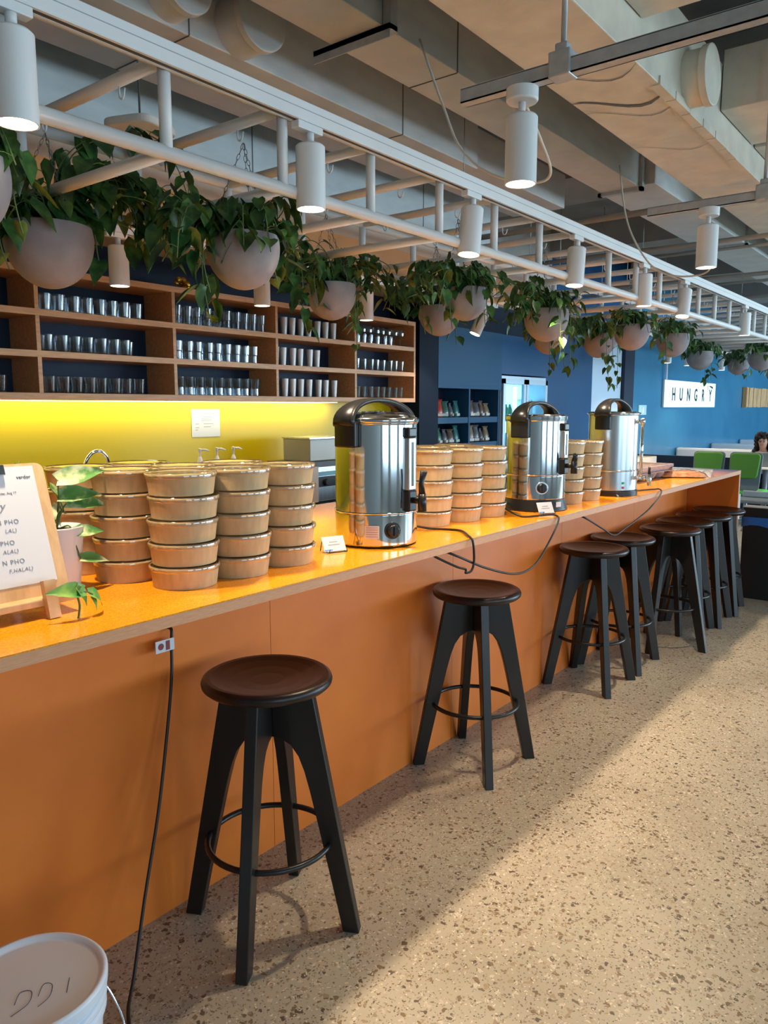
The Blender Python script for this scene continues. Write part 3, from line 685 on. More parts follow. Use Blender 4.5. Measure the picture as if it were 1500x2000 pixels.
g.lathe([(.05, .0), (.035, .03), (.01, .045), (0, .04)], 9, (.18, 0, .002)); part('plastic_film', g, clear('crinkled_film', (.95, .92, .95), .18, .8, .12), t)

# ================================================================== CLIPBOARD, POT PLANT (left end)
t = thing('menu_easel', 'wooden easel with clipboard menu at the left end of the bar', 'easel', (.85, 1.74, ZT))
tb = math.atan2(.10, .31)
Mt = Matrix.Translation((0, 0, .045)) @ Matrix.Rotation(-tb, 4, 'X')
wood = noisy('light_beech', (.60, .36, .17), (.70, .45, .23), 8, .45, stretch=(7, 7, 1))
part('ledge', MB().box(-.15, .125, -.035, .012, .028, .045), wood, t, bevel=.003)
part('front_leg', MB().box(-.012, .016, -.010, .008, .0, .09, Matrix.Translation((.05, -.052, 0)) @ Matrix.Rotation(-.25, 4, 'X')), wood, t)
part('front_leg', MB().box(-.012, .016, -.010, .008, .0, .09, Matrix.Translation((-.11, -.052, 0)) @ Matrix.Rotation(-.25, 4, 'X')), wood, t)
part('rear_leg', MB().box(-.012, .012, -.006, .006, -.0, .27, Matrix.Translation((-.02, .20, 0)) @ Matrix.Rotation(.42, 4, 'X')), wood, t)
t2 = thing('clipboard_menu', 'clipboard holding a white printed menu sheet, leaning on the small easel', 'clipboard', (.85, 1.74, ZT))
poly = []
for cx_, cz_, a0 in ((.105, .305, 0), (-.125, .305, PI/2), (-.125, .02, PI), (.105, .02, 1.5*PI)):
    for k in range(5): a = a0+PI/2*k/4; poly.append((cx_+.02*math.cos(a), cz_+.02*math.sin(a)))
part('board', MB().prism(poly, 0, .004, lambda a, b, h: Mt @ Vector((a, h, b))), wood, t2)
sh = part('menu_sheet', MB().box(-.125, .098, -.0016, -.0006, .032, .318, Mt), M_paper, t2)
part('clip', MB().box(-.06, .025, -.012, -.002, .296, .322, Mt).box(-.045, .015, -.010, -.002, .322, .334, Mt), M_chrome, t2, bevel=.002)
rot = (Mt @ Matrix.Rotation(PI/2, 4, 'X')).to_euler()
def mt(txt, x, z, size, al='LEFT', m=None, sp=1.0, shear=0):
    p = Mt @ Vector((x, -.0022, z)); text_part('menu_text', txt, size, m or mat('menu_grey_ink', (.22, .22, .27), .6), t2, p, rot, al, ext=.0002, spacing=sp, shear=shear)
mt('verdor', .070, .287, .0125, 'CENTER', M_ink)
mt('Wednesday, Aug 17', .045, .252, .008, 'RIGHT')
mt('ry', .010, .215, .028, 'RIGHT', shear=.3)
mt('N PHO', .036, .180, .0155, 'RIGHT', sp=1.15); mt('LAL)', .026, .160, .013, 'RIGHT', sp=1.1, shear=.25)
mt('PHO', .016, .131, .0155, 'RIGHT', sp=1.15); mt('ALAL)', .020, .111, .013, 'RIGHT', sp=1.1, shear=.25)
mt('N PHO', .030, .085, .0155, 'RIGHT', sp=1.15); mt('F,HALAL)', .045, .065, .013, 'RIGHT', sp=1.1, shear=.25)

def leaf_mesh(g, base, direc, nrm, L, wd=.62, curl=.25):
    d = direc.normalized(); s_ = d.cross(nrm)
    if s_.length < 1e-4: s_ = d.orthogonal()
    s_.normalize(); n = s_.cross(d)
    mid = []; lf = []; rt = []
    for u, w_ in ((0, .0), (.02, .62), (.22, 1.0), (.45, .92), (.70, .55), (.88, .2), (1, 0)):
        back = -.10*L if u == .02 else 0
        p = base+d*(L*u)-n*(curl*L*u*u)
        mid.append(p+ (n*-.02*L)); lf.append(p+s_*(w_*wd*L*.5)+n*(.10*L*w_)+d*back); rt.append(p-s_*(w_*wd*L*.5)+n*(.10*L*w_)+d*back)
    vs = mid+lf+rt; m_ = len(mid); fs = []
    for i in range(m_-1):
        fs += [(i, i+1, m_+i+1, m_+i), (i, 2*m_+i, 2*m_+i+1, i+1)]
    g.add(vs, fs, True)
def foliage(rnd, vines, L=.065, dens=.035, gl=None, gv=None):
    gl = gl or MB(); gv = gv or MB()
    for pts in vines:
        P = bez(pts, 8); gv.tube(P, .0022, 5)
        acc = 0; side = 1
        for a, b in zip(P[:-1], P[1:]):
            acc += (b-a).length
            if acc > dens:
                acc = 0; side = -side; tdir = (b-a).normalized()
                out = Vector((rnd.uniform(-1, 1), rnd.uniform(-1, 1), rnd.uniform(-.2, .5))); out = (out+tdir.cross(Vector((0, 0, 1)))*side*.8)
                if out.length < .1: out = Vector((1, 0, 0))
                out.normalize(); pl = rnd.uniform(.015, .04); e = b+out*pl+Vector((0, 0, .008))
                gv.tube([b, b+out*pl*.5+Vector((0, 0, .008)), e], .0014, 4, False)
                d = Vector((out.x*.6+rnd.uniform(-.3, .3), out.y*.6+rnd.uniform(-.3, .3), rnd.uniform(-1.1, -.1)))
                nn = Vector((out.x*.8, out.y*.8-.25, rnd.uniform(.2, 1)))
                leaf_mesh(gl, e, d, nn, L*rnd.uniform(.7, 1.3), rnd.uniform(.58, .74), rnd.uniform(.05, .35))
    return gl, gv
# white pot with variegated plant
rnd = random.Random(21)
t = thing('potted_plant', 'variegated trailing plant in white tapered pot behind the menu clipboard', 'plant', (1.055, 1.935, ZT))
part('pot', MB().lathe([(0, 0), (.050, 0), (.053, .004), (.068, .17), (.070, .175), (.066, .176), (.062, .165), (0, .16)], 36), mat('white_ceramic', (.72, .70, .70), .35), t)
part('soil', MB().lathe([(.062, .164), (0, .166)], 24), M_soil, t)
vn = []
for dx, dy, h, dz in ((-.10, -.03, .10, .03), (-.09, .05, .10, .0), (-.06, .02, .14, .03), (.03, .01, .05, -.01)):
    vn.append([(0, 0, .165), (dx*.4, dy*.4, .165+h*.8), (dx*.8, dy*.8, .165+h), (dx*1.2, dy*1.2, .165+h+dz)])
gl, gv = foliage(rnd, vn, .075, .055)
def L3(b, d, n, L, w_=.55, c_=.2): leaf_mesh(gl, Vector(b), Vector(d), Vector(n), L, w_, c_)
for e_ in ((.0, -.02, .30), (.0, -.02, .255), (.02, -.02, .235), (.02, -.05, .16), (.03, -.06, .09)): gv.tube(bez([(0, 0, .165), (e_[0]*.4+.0, e_[1]*.9, (e_[2]+.20)/2), e_]), .0022, 6)
L3((.0, -.02, .30), (1, -.25, .20), (-.1, -.9, .5), .13, .42, .1)
L3((.0, -.02, .255), (1, -.3, .12), (0, -.8, .6), .115, .45, .2)
L3((.02, -.02, .235), (1, -.3, .05), (0, -.8, .6), .12, .40, .3)
L3((.02, -.05, .16), (1, -.25, .06), (0, -.8, .6), .085, .45, .2)
L3((.03, -.06, .09), (1, -.2, -.05), (0, -.7, .6), .085, .4, .3)
part('foliage', gl, M_leafv, t, fix=False); part('vine', gv, M_vine, t, fix=False)
# cut sprig in front of the clipboard
t = thing('plant_sprig', 'small green sprig with drooping leaves standing before the easel leg', 'plant', (.935, 1.64, ZT))
gl = MB(); gv = MB()
gv.tube(bez([(0, 0, .0), (.005, .0, .03), (.0, .0, .06), (.01, -.0, .075)]), .0028, 6).tube(bez([(0, 0, .05), (.02, 0, .06), (.04, 0, .05)]), .002, 5)
leaf_mesh(gl, Vector((.015, 0, .062)), Vector((-1, 0, .22)), Vector((.1, -.8, .6)), .085, .5, .25)
leaf_mesh(gl, Vector((.0, 0, .075)), Vector((.5, -.1, -.75)), Vector((.5, -.8, .4)), .055, .6, .2)
leaf_mesh(gl, Vector((.03, 0, .055)), Vector((1, 0, -.35)), Vector((.2, -.7, .7)), .06, .6, .6)
leaf_mesh(gl, Vector((.035, 0, .045)), Vector((.5, -.1, -.9)), Vector((.4, -.7, .5)), .04, .5, .2)
part('foliage', gl, noisy('fresh_green_leaf', (.08, .28, .06), (.30, .48, .10), 25, .35), t, fix=False); part('vine', gv, M_vine, t, fix=False)

# bucket
t = thing('plastic_bucket', 'white plastic bucket with lid and handwritten marks, on floor bottom left', 'bucket', (.700, 1.50, 0))
part('pail', MB().lathe([(0, .0), (.125, 0), (.129, .004), (.142, .27), (.150, .272), (.150, .285), (.143, .287), (.143, .298), (.152, .300), (.152, .312), (.144, .314), (.145, .335), (0, .335)], 56), M_bucket, t)
part('lid', MB().lathe([(.150, .325), (.155, .33), (.156, .352), (.151, .358), (.145, .357), (.140, .350), (.136, .347), (0, .348)], 56), M_bucket, t)
bail = bez([(.152, .02, .29), (.175, -.02, .22), (.185, -.05, .15), (.165, -.08, .08), (.14, -.115, .05), (.05, -.175, .04), (-.05, -.165, .09), (-.12, -.1, .22), (-.15, -.02, .29)])
part('wire_handle', MB().tube(bail, .0022, 6), M_chrome, t)
g = MB()
for k, pts in enumerate(([(-.035, 0), (-.02, .03), (.0, .022), (-.01, -.01), (-.045, -.03)], [(.01, .0), (.025, .03), (.04, .02), (.03, -.012), (.005, -.03)], [(.075, .022), (.062, -.02)], [(-.09, .02), (-.075, .03), (-.07, .01), (-.10, -.03)])):
    g.tube(bez([(x, y-.045, .3488) for x, y in pts]), .0007, 4)
mk = part('marker_writing', g, M_ink, t); mk.rotation_euler = (0, 0, -.35)

# ================================================================== HANGING PLANTERS
def planter(label, x, y, zc, D, seed, up, right, left, trails, dens=.036, leafL=.066, hx=None, extra=()):
    R = D/2; rim = zc+.34*D
    t = thing('hanging_planter', label, 'planter', (x, y, rim), 0, 'hanging planters under the pipe frame')
    h = .70*D
    prof = [(R*max(0, math.cos(a)), -.145*D-.555*D*math.sin(a)) for a in [-.262+(PI/2+.262)*k/18 for k in range(19)]][::-1]; prof[0] = (0, prof[0][1])
    inner = [(r_*.93, z*.93) for r_, z in prof][::-1]
    part('bowl', MB().lathe(prof+[(R*.96, .002), (R*.90, .002)]+inner[1:], 40, sup=False), M_conc, t)
    part('soil', MB().lathe([(R*.89, -.03), (0, -.022)], 24), M_soil, t)
    # chains to the hook
    hx = x if hx is None else hx; hk = Vector((hx-x, 0-.014, TZ1-.060-rim))
    for k in range(3):
        a = 2*PI*k/3+.5; p0 = Vector((R*.93*math.cos(a), R*.93*math.sin(a), .0)); d = hk-p0; n = int(d.length/.019); g = MB(); g.tube([p0+Vector((0, 0, .004)), p0-Vector((0, 0, .02))], .002, 5)
        dn = d.normalized(); u = dn.orthogonal().normalized(); v = dn.cross(u)
        for q in range(n):
            c_ = p0+d*((q+.5)/n); s1 = u if q % 2 else v
            g.tube([c_+dn*(.012*math.cos(b_))+s1*(.0048*math.sin(b_)) for b_ in [2*PI*w_/7 for w_ in range(7)]], .0011, 4, closed=True)
        part('chain', g, M_chain, t, fix=False)
    rnd = random.Random(seed); vn = []
    def v3(a, b, c): return (a, b, c)
    for k in range(int(9*dens**0)):
        a = rnd.uniform(0, 2*PI); r1 = R*rnd.uniform(.5, 1.1); o = rnd.uniform(.03, .10)
        vn.append([(0, 0, -.02), (r1*.4*math.cos(a), r1*.4*math.sin(a), o*.9), (r1*math.cos(a), r1*math.sin(a), o), (r1*1.35*math.cos(a), r1*1.35*math.sin(a), -rnd.uniform(.0, .08))])
    for k in range(right[0]):
        e = right[1]*rnd.uniform(.6, 1); hh = up*rnd.uniform(.2, 1)
        vn.append([(0, 0, -.02), (e*.25, rnd.uniform(-.05, .05), hh*.6), (e*.6, rnd.uniform(-.08, .08), hh), (e, rnd.uniform(-.1, .1), hh*rnd.uniform(.4, 1)), (e*1.08, rnd.uniform(-.1, .1), hh*.4-rnd.uniform(0, .1))])
    for k in range(left[0]):
        e = left[1]*rnd.uniform(.6, 1); hh = up*rnd.uniform(.2, .9)
        vn.append([(0, 0, -.02), (-e*.25, rnd.uniform(-.05, .05), hh*.6), (-e*.6, rnd.uniform(-.08, .08), hh), (-e, rnd.uniform(-.1, .1), hh*.5), (-e*1.05, rnd.uniform(-.1, .1), -rnd.uniform(0, .12))])
    for (dx, dy, dz) in trails:
        vn.append([(0, 0, -.02), (dx*.6, dy*.6, .04), (dx, dy, .01), (dx*1.08, dy*1.08, dz*.5), (dx*1.05+.02, dy*1.05, dz)])
    for e in extra: vn.append(e)
    gl, gv = foliage(rnd, vn, leafL, dens)
    part('foliage', gl, M_leaf, t, fix=False); part('vine', gv, M_vine, t, fix=False)
    return t
def PXn(n): return 1.39+.447*n
P = planter
P('large grey concrete planter at the upper left with the thickest foliage', 1.39, 2.49, 2.05, .28, 1, .26, (11, .46), (4, .24), [(.15, -.02, -.13), (-.17, -.04, -.16)], .040, .090, extra=[[(0, 0, 0), (.1, 0, .25), (.3, 0, .36), (.48, -.02, .33), (.55, -.03, .2)], [(0, 0, 0), (.05, 0, .2), (.2, .03, .34), (.4, .02, .40), (.52, 0, .36)]])
P('planter at the left picture edge, mostly cut off', .90, 2.06, 2.07, .28, 2, .16, (1, .16), (4, .25), [(.15, 0, -.15)], .04, .085)
P('second grey concrete planter from the left, above the first bowl stacks', 1.85, 2.06, 2.05, .25, 3, .15, (5, .24), (5, .30), [(-.16, .0, -.20), (-.14, .03, -.28), (.15, .02, -.12), (-.19, .0, -.10)], .037, .085)
P('third planter from the left, above the row of tall metal cups', 2.78, 2.49, 2.05, .233, 4, .20, (6, .34), (6, .32), [(-.18, 0, -.24), (.16, 0, -.28), (.20, .02, -.20), (-.14, -.02, -.12)], .036, .068, hx=2.73)
P('front planter of the overlapping pair in the picture centre', 3.28, 2.06, 2.055, .216, 5, .13, (5, .28), (7, .38), [(-.13, 0, -.2), (.16, .0, -.16), (-.02, -.12, -.16)], .036, .066, hx=3.18)
P('rear planter of the overlapping pair in the picture centre', 3.69, 2.49, 2.04, .231, 6, .16, (5, .32), (7, .40), [(-.15, 0, -.16), (.12, -.02, -.2)], .038, .066, hx=3.63)
P('planter left of the fridge with vines trailing over it', 4.15, 2.06, 2.025, .254, 7, .15, (5, .36), (6, .40), [(-.10, -.13, -.28), (.12, -.05, -.32), (.0, -.14, -.2), (-.17, 0, -.1)], .038, .066, hx=4.07)
P('planter hanging half hidden behind the one left of the fridge', 5.08, 2.49, 2.02, .254, 8, .12, (4, .3), (4, .3), [(.05, -.12, -.3), (-.12, -.06, -.34)], .042, .064, hx=4.97)
P('planter in front of the deep blue wall, left of the pale door', 5.95, 2.49, 2.04, .26, 9, .14, (4, .34), (5, .4), [(.04, -.13, -.42), (.14, -.02, -.44), (-.1, -.1, -.25)], .042, .066, hx=5.86)
P('planter in front of the pale door', 5.5, 2.06, 2.05, .25, 10, .13, (4, .3), (4, .3), [(-.12, .08, -.3)], .044, .064, hx=5.41)
P('planter just left above the lit sign', 6.40, 2.06, 2.05, .257, 12, .12, (5, .4), (5, .35), [(.1, -.1, -.12), (-.14, 0, -.22)], .044, .066, hx=6.31)
P('dark planter directly above the lit sign', 8.65, 2.49, 2.05, .275, 13, .18, (4, .4), (6, .45), [(.15, -.05, -.40), (.2, 0, -.34), (.05, -.1, -.3)], .05, .07, hx=8.54)
P('pale far planter right above the sign end', 10.25, 2.49, 2.045, .26, 14, .2, (3, .35), (4, .4), [(.1, 0, -.22), (.0, -.1, -.25)], .06, .075)
P('far planter between the sign and the timber board, nearest of that group', 9.45, 2.06, 2.06, .28, 15, .2, (4, .4), (5, .4), [(.1, 0, -.2)], .056, .075, hx=9.44)
P('lowest pale planter of the far right group', 12.4, 2.49, 2.03, .30, 16, .22, (3, .4), (3, .4), [(.1, 0, -.25), (-.1, 0, -.25)], .07, .085)
P('far planter at the right picture edge', 9.95, 2.06, 2.05, .26, 17, .2, (4, .4), (2, .3), [(.1, 0, -.24), (-.1, 0, -.2)], .06, .075)
P('faint furthest planter at the right edge', 13.7, 2.06, 2.05, .28, 18, .22, (3, .4), (3, .5), [(.1, 0, -.24)], .08, .09)

# ================================================================== BACK BAR
sh = thing('wall_shelf', 'long oak wall shelf with three open rows of glassware', 'shelf', (1.9, 4.04, 1.60))
SX0, SX1, SY0, SY1, SZ = -.47, 5.42, 3.90, 4.185, 1.60
ob = lambda a, b, c, d, e, f: MB().box(a-1.9, b-1.9, c-4.04, d-4.04, e-1.6, f-1.6)
zs = [1.60, 1.817, 2.028, 2.240]; TH = .034
for z in zs: part('shelf_board', ob(SX0, SX1, SY0, SY1, z, z+TH), M_oak, sh, bevel=.0015)
DV = [-.46, .39, 1.24, 2.09, 2.94, 3.79, 4.63, 5.408]
for x in DV:
    for k in range(3): part('divider', ob(x-.011, x+.011, SY0+.0005, SY1, zs[k]+TH, zs[k+1]), M_oak, sh)
part('back_panel', ob(SX0, SX1, SY1-.008, SY1, zs[0]+TH, zs[3]), M_navy, sh)
led = thing('led_strip', 'thin glowing light strip under the oak shelf', 'light strip', (1.9, 4.12, 1.597))
part('diffuser', MB().box(-2.75, 2.75, -.008, .008, -.004, 0), mat('led_strip_diffuser', (1, 1, 1), emit=(1, .95, .6), es=2.5), led)
# glassware
def mk_glass(kind):
    if kind == 'tumbler':
        pf = [(0, .002), (.026, .002), (.0275, 0), (.028, .002), (.0295, .048), (.0325, .052), (.037, .112), (.0356, .112), (.031, .055), (.0275, .050), (.0255, .010), (0, .010)]
        return ('glass_tumbler', 'tumbler', pf, M_glass)
    if kind == 'low':
        pf = [(0, .002), (.027, .002), (.029, .004), (.037, .088), (.0356, .088), (.027, .012), (0, .012)]
        return ('whisky_glass', 'glass', pf, M_glass)
    if kind == 'steel':
        pf = [(0, 0), (.021, 0), (.0215, .002), (.030, .128), (.0285, .128), (.0205, .004), (0, .004)]
        return ('metal_cup', 'cup', pf, mat('satin_steel_cup', (.46, .43, .41), .42, .6))
    pf = [(0, 0), (.030, 0), (.004, .004), (.0035, .055), (.012, .062), (.030, .085), (.033, .110), (.028, .135), (.0270, .135), (.032, .110), (.029, .087), (.010, .064), (0, .060)]
    return ('wine_glass', 'glass', pf, M_glass)
PROTO = {}
def put_glass(kind, x, y, z, label, group, scale=1):
    nm, cat, pf, m = mk_glass(kind)
    if kind not in PROTO:
        me = MB().lathe(pf, 20).mesh(nm); me.materials.append(m); fixn(me); PROTO[kind] = me
    o = bpy.data.objects.new(nm, PROTO[kind]); COL.objects.link(o); o.location = (x, y, z+.0005); o.rotation_euler = (0, 0, random.uniform(0, 6))
    tag(o, label, cat, group)
BN = {1: 'bay at the left picture edge', 2: 'second visible shelf bay', 3: 'third visible shelf bay', 4: 'fourth visible shelf bay', 5: 'last shelf bay'}
RN = ['bottom', 'middle', 'top']
random.seed(77)
def row(bay, lev, kind, n, x0, step, y, where):
    nm = {'tumbler': 'footed glass tumbler', 'low': 'clear low glass', 'steel': 'tall tapered metal cup', 'wine': 'clear stemmed glass'}[kind]
    for i in range(n):
        jx = random.uniform(-.006, .006)
        put_glass(kind, x0+i*step+jx, y+random.uniform(-.006, .006), zs[lev]+TH,
                  '%s, %s in %srow of the %s shelf, %s' % (nm, ORD[i], where, RN[lev], BN[bay]), 'glassware in the '+BN[bay])
for lev in range(3):
    if lev == 0: row(1, lev, 'low', 6, 1.32, .12, 4.00, '')
    row(2, lev, 'low', 8 if lev != 1 else 7, 2.165, .078, 3.955, 'front '); row(2, lev, 'low', 8, 2.17, .078, 4.05, 'rear ')
    nn = (9, 9, 10)[lev]
    row(3, lev, 'tumbler', nn, 3.00, .077, 3.955, 'front '); row(3, lev, 'tumbler', nn, 3.02, .077, 4.06, 'rear ')
    row(4, lev, 'steel', (8, 6, 8)[lev], 3.86, .088, 4.0, '')
    row(5, lev, 'wine' if lev == 2 else 'low', 8, 4.70, .082, 3.96, 'front '); row(5, lev, 'low', 7, 4.74, .085, 4.06, 'rear ')
# amber string decorations above
for i, (x, y, z) in enumerate([(2.05, 3.99, 2.275), (3.10, 3.99, 2.275)]):
    t = thing('gold_ornament', ['gold foil ornament on the shelf top beside the first planter', 'gold foil ornament on the shelf top beneath the second planter'][i], 'ornament', (x, y, z))
    g = MB(); rr = random.Random(i)
    for k in range(9):
        a = rr.uniform(0, 6.28); c_ = (rr.uniform(-.05, .05), rr.uniform(-.03, .03), .022+rr.uniform(0, .05))
        g.lathe([(0, -.02), (.014, -.014), (.02, 0), (.014, .014), (0, .02)], 8, c_, Matrix.Rotation(a, 4, 'X'), smooth=False)
    part('foil_cluster', g, mat('gold_foil', (.75, .50, .08), .25, 1), t)
    part('ornament_base', MB().lathe([(0, 0), (.03, 0), (.035, .02), (0, .02)], 16), mat('gold_foil', (.75, .50, .08), .25, 1), t)
# back bench
bb = thing('back_bench', 'low back-bar bench with steel top under the yellow splashback', 'bench', (2.2, 3.85, 0))
part('bench_top', MB().box(-4.4, 3.6, -.35, .335, .87, .90), M_brush, bb)
part('bench_cabinet', MB().box(-4.4, 3.58, -.32, .335, 0, .87), M_navy, bb)
t = thing('kitchen_faucet', 'curved chrome gooseneck faucet behind the paper bowl stacks', 'faucet', (2.33, 3.95, .90))
part('gooseneck', MB().tube([(0, 0, 0), (0, 0, .30)]+[(.08-.08*math.cos(a), -.02*math.sin(a), .30+.115*math.sin(a)) for a in [PI*k/14 for k in range(1, 15)]]+[(.16, 0, .26)], .011, 12), M_chrome2, t)
part('faucet_base', MB().lathe([(.026, 0), (.026, .03), (.014, .04)], 20), M_chrome2, t)
part('faucet_lever', MB().tube([(0, -.02, .05), (0, -.09, .08)], .007, 8), M_chrome2, t)
for i, (x, lb) in enumerate(((2.862, 'syrup bottle with white pump, left of three'), (2.987, 'syrup bottle with white pump, middle of three'), (3.115, 'syrup bottle with white pump, right of three'))):
    if i == 0:
        t = thing('syrup_bottle', lb, 'bottle', (x, 3.6, .90), 0, 'syrup pump bottles')
        part('bottle', MB().lathe([(0, 0), (.036, 0), (.038, .01), (.038, .20), (.030, .235), (.015, .27), (.014, .30), (0, .30)], 24), mat('syrup_glass', (.25, .14, .06), .1), t)
        part('pump', MB().lathe([(.018, .29), (.018, .315), (.011, .325), (.006, .335), (.006, .40), (.009, .405), (.010, .42), (0, .424)], 16).tube([(0, 0, .412), (.03, -.01, .414), (.055, -.015, .405)], [.008, .006, .004], 8), M_white, t, label='white pump head')
        sb = t; cap = part('collar', MB().lathe([(.019, .335), (.013, .36), (.007, .375)], 16), M_white, t)
    else: copy_thing(sb, (x, 3.6, .90), 0, lb)
t = thing('espresso_machine', 'steel and black coffee machine partly hidden behind the nearest urn', 'coffee machine', (4.05, 3.72, .90))
part('chassis', MB().box(-.30, .30, -.16, .26, .02, .26), M_brush, t, bevel=.006)
part('control_panel', MB().box(-.24, .30, -.172, -.161, .12, .19), M_black, t)
part('display_strip', MB().box(-.24, .30, -.174, -.161, .195, .225), mat('cyan_glass', (.25, .55, .70), .15), t)
part('side_cover', MB().box(-.31, -.245, -.18, -.161, .02, .26), mat('beige_panel', (.62, .52, .46), .5), t)
part('top_tray', MB().box(-.30, .30, -.15, .26, .26, .285), M_black, t)
kn = part('control_knob', MB().lathe([(.024, 0), (.022, .02), (0, .02)], 20, (-.16, -.172, .15), Matrix.Rotation(PI/2, 4, 'X')), M_black, t)
part('foot', MB().box(-.28, .28, -.14, .24, 0, .02), M_black, t)
t = thing('bean_hopper_box', 'olive grey metal box standing on the coffee machine', 'box', (4.08, 3.80, 1.1855))
part('box_shell', MB().box(-.22, .22, -.13, .13, 0, .155), mat('grey_metal_box', (.30, .29, .26), .4, .2), t, bevel=.006)
part('box_lid', MB().box(-.225, .225, -.135, .135, .155, .165), M_brush, t)
nt = thing('wall_notice', 'white laminated notice taped on the yellow splashback', 'notice', (3.387, 4.186, 1.36))
part('sheet', MB().box(-.12, .12, -.0015, 0, 0, .185), M_paper, nt)
g = MB()
for k, (a, b, z) in enumerate(((-.09, .09, .155), (-.04, .05, .130), (-.04, .05, .118), (-.04, .05, .108), (-.09, -.06, .085), (-.02, .06, .085), (-.09, -.06, .060), (-.02, .04, .065), (-.09, -.07, .045))): g.box(a, b, -.0022, -.0016, z, z+.0045)
part('printed_lines', g, mat('grey_print', (.3, .32, .36), .6), nt)

# ================================================================== BLUE SHELF UNIT, FRIDGE
su = thing('blue_shelf_unit', 'tall slate blue shelf unit holding rows of packaged snacks', 'shelf unit', (6.3, 4.0, 0))
def sb_(a, b, c, d, e, f): return MB().box(a-6.3, b-6.3, c-4.0, d-4.0, e, f)
ux = [5.745, 6.30, 6.855]
for x in ux: part('upright', sb_(x-.012, x+.012, 3.90, 4.19, 0, 1.73), M_bluesh, su)
for a, b in zip(ux[:-1], ux[1:]):
    for z in (1.465, 1.22, .70, .05): part('shelf', sb_(a+.012, b-.012, 3.905, 4.19, z-.055, z), M_bluesh, su)
part('header', sb_(5.735, 6.87, 3.88, 4.19, 1.76, 2.28), M_bluesh, su)
part('header', sb_(5.735, 6.87, 3.885, 4.19, 1.73, 1.76), M_bluesh, su); part('header', sb_(6.871, 7.94, 3.90, 4.19, 1.89, 2.28), M_blue2, su)
part('back_panel', sb_(5.757, 6.843, 4.18, 4.19, 0, 1.73), mat('dark_backing', (.012, .014, .04), .5), su)
PC = [('red', (.45, .04, .025)), ('green', (.05, .13, .10)), ('brown', (.13, .08, .06)), ('grey', (.10, .10, .12)), ('teal', (.03, .14, .14)), ('tan', (.25, .17, .10))]
def pouch(x, z, ci, label, rr):
    nmc, c_ = PC[ci]
    t = thing('snack_pouch', label, 'snack pouch', (x, 4.0, z), rr.uniform(-.5, .5), 'snack pouches on the blue shelves')
    g = MB(); vs = []; n = 12; hh = rr.uniform(.13, .17); w_ = .047
    for (z_, fx, fy) in ((0, .9, .9), (.01, 1, 1.1), (.05, 1.0, 1.2), (hh*.68, .82, .7), (hh*.84, .66, .35), (hh, 1.08, .30)):
        for k in range(n):
            a = 2*PI*k/n; vs.append((w_*fx*math.copysign(abs(math.cos(a))**.6, math.cos(a)), .03*fy*math.sin(a), z_))
    fs = [(i*n+k, i*n+(k+1) % n, (i+1)*n+(k+1) % n, (i+1)*n+k) for i in range(5) for k in range(n)]+[tuple(range(n))[::-1], tuple(5*n+k for k in range(n))]
    g.add(vs, fs, True); b = part('bag', g, mat('pouch_'+nmc, c_, .25), t)
    part('bag_label', MB().box(-.030, .030, -.0385, -.030, .012, .036), mat('pouch_label_%d' % (ci % 3), [(.6, .5, .4), (.5, .55, .5), (.65, .62, .6)][ci % 3], .5), t)
rr = random.Random(9)
for bi, a in enumerate(ux[:-1]):
    for li, z in enumerate((1.465, 1.22)):
        seq = [[0, 0, 1, 3, 4], [2, 2, 3, 2, 5]][bi] if li == 0 else [[4, 1, 3, 2, 4], [2, 5, 3, 3, 5]][bi]
        for k in range(5):
            pouch(a+.07+k*.097, z, seq[k], '%s snack pouch, %s from left, %s blue shelf, %s column' % (PC[seq[k]][0], ORD[k], ['upper', 'lower'][li], ['left', 'right'][bi]), rr)
fz = thing('display_fridge', 'glass-door drinks fridge glowing cyan white beside the blue shelves', 'fridge', (7.385, 4.02, 0))
FX0, FX1, FH = 6.885, 7.885, 1.875
fb = lambda a, b, c, d, e, f: MB().box(a-7.40, b-7.40, c-3.99, d-3.99, e, f)
part('cabinet', MB().box(-.50, -.47, -.12, .175, 0, FH).box(.47, .50, -.12, .175, 0, FH).box(-.47, .47, -.12, .175, FH-.06, FH).box(-.47, .47, -.12, .175, 0, .12).box(-.47, .47, .155, .175, .12, FH-.06), mat('fridge_steel', (.5, .58, .65), .3, .3), fz)
part('lit_back', MB().box(-.465, .465, .147, .153, .13, FH-.07), mat('fridge_light', (.8, .9, 1), emit=(.30, .75, 1), es=3.2), fz)
part('fridge_lamp', MB().box(-.02, .02, -.03, -.0, .2, FH-.1), mat('fridge_tube', (1, 1, 1), emit=(.55, .92, 1), es=3), fz)
for z in (.45, .8, 1.12, 1.42): part('wire_shelf', MB().box(-.465, .465, -.04, .145, z-.012, z), mat('fridge_shelf', (.6, .75, .85), .3), fz)
for sgn, a, b in ((-1, -.49, -.01), (1, .01, .49)):
    dr = part('door', MB().box(a, a+.045, -.15, -.12, .10, FH-.03).box(b-.045, b, -.15, -.12, .10, FH-.03).box(a, b, -.15, -.12, .10, .15).box(a, b, -.15, -.12, FH-.08, FH-.03), mat('fridge_door_frame', (.42, .50, .56), .3, .4), fz)
    part('glass_pane', MB().box(a+.045, b-.045, -.138, -.132, .15, FH-.08), clear('fridge_glass', (.9, .97, 1), .06, .6, .03), dr)
    part('handle', MB().tube([(-.03 if sgn < 0 else .03, -.165, .7), (-.03 if sgn < 0 else .03, -.165, 1.4)], .008, 8), M_chrome, dr)
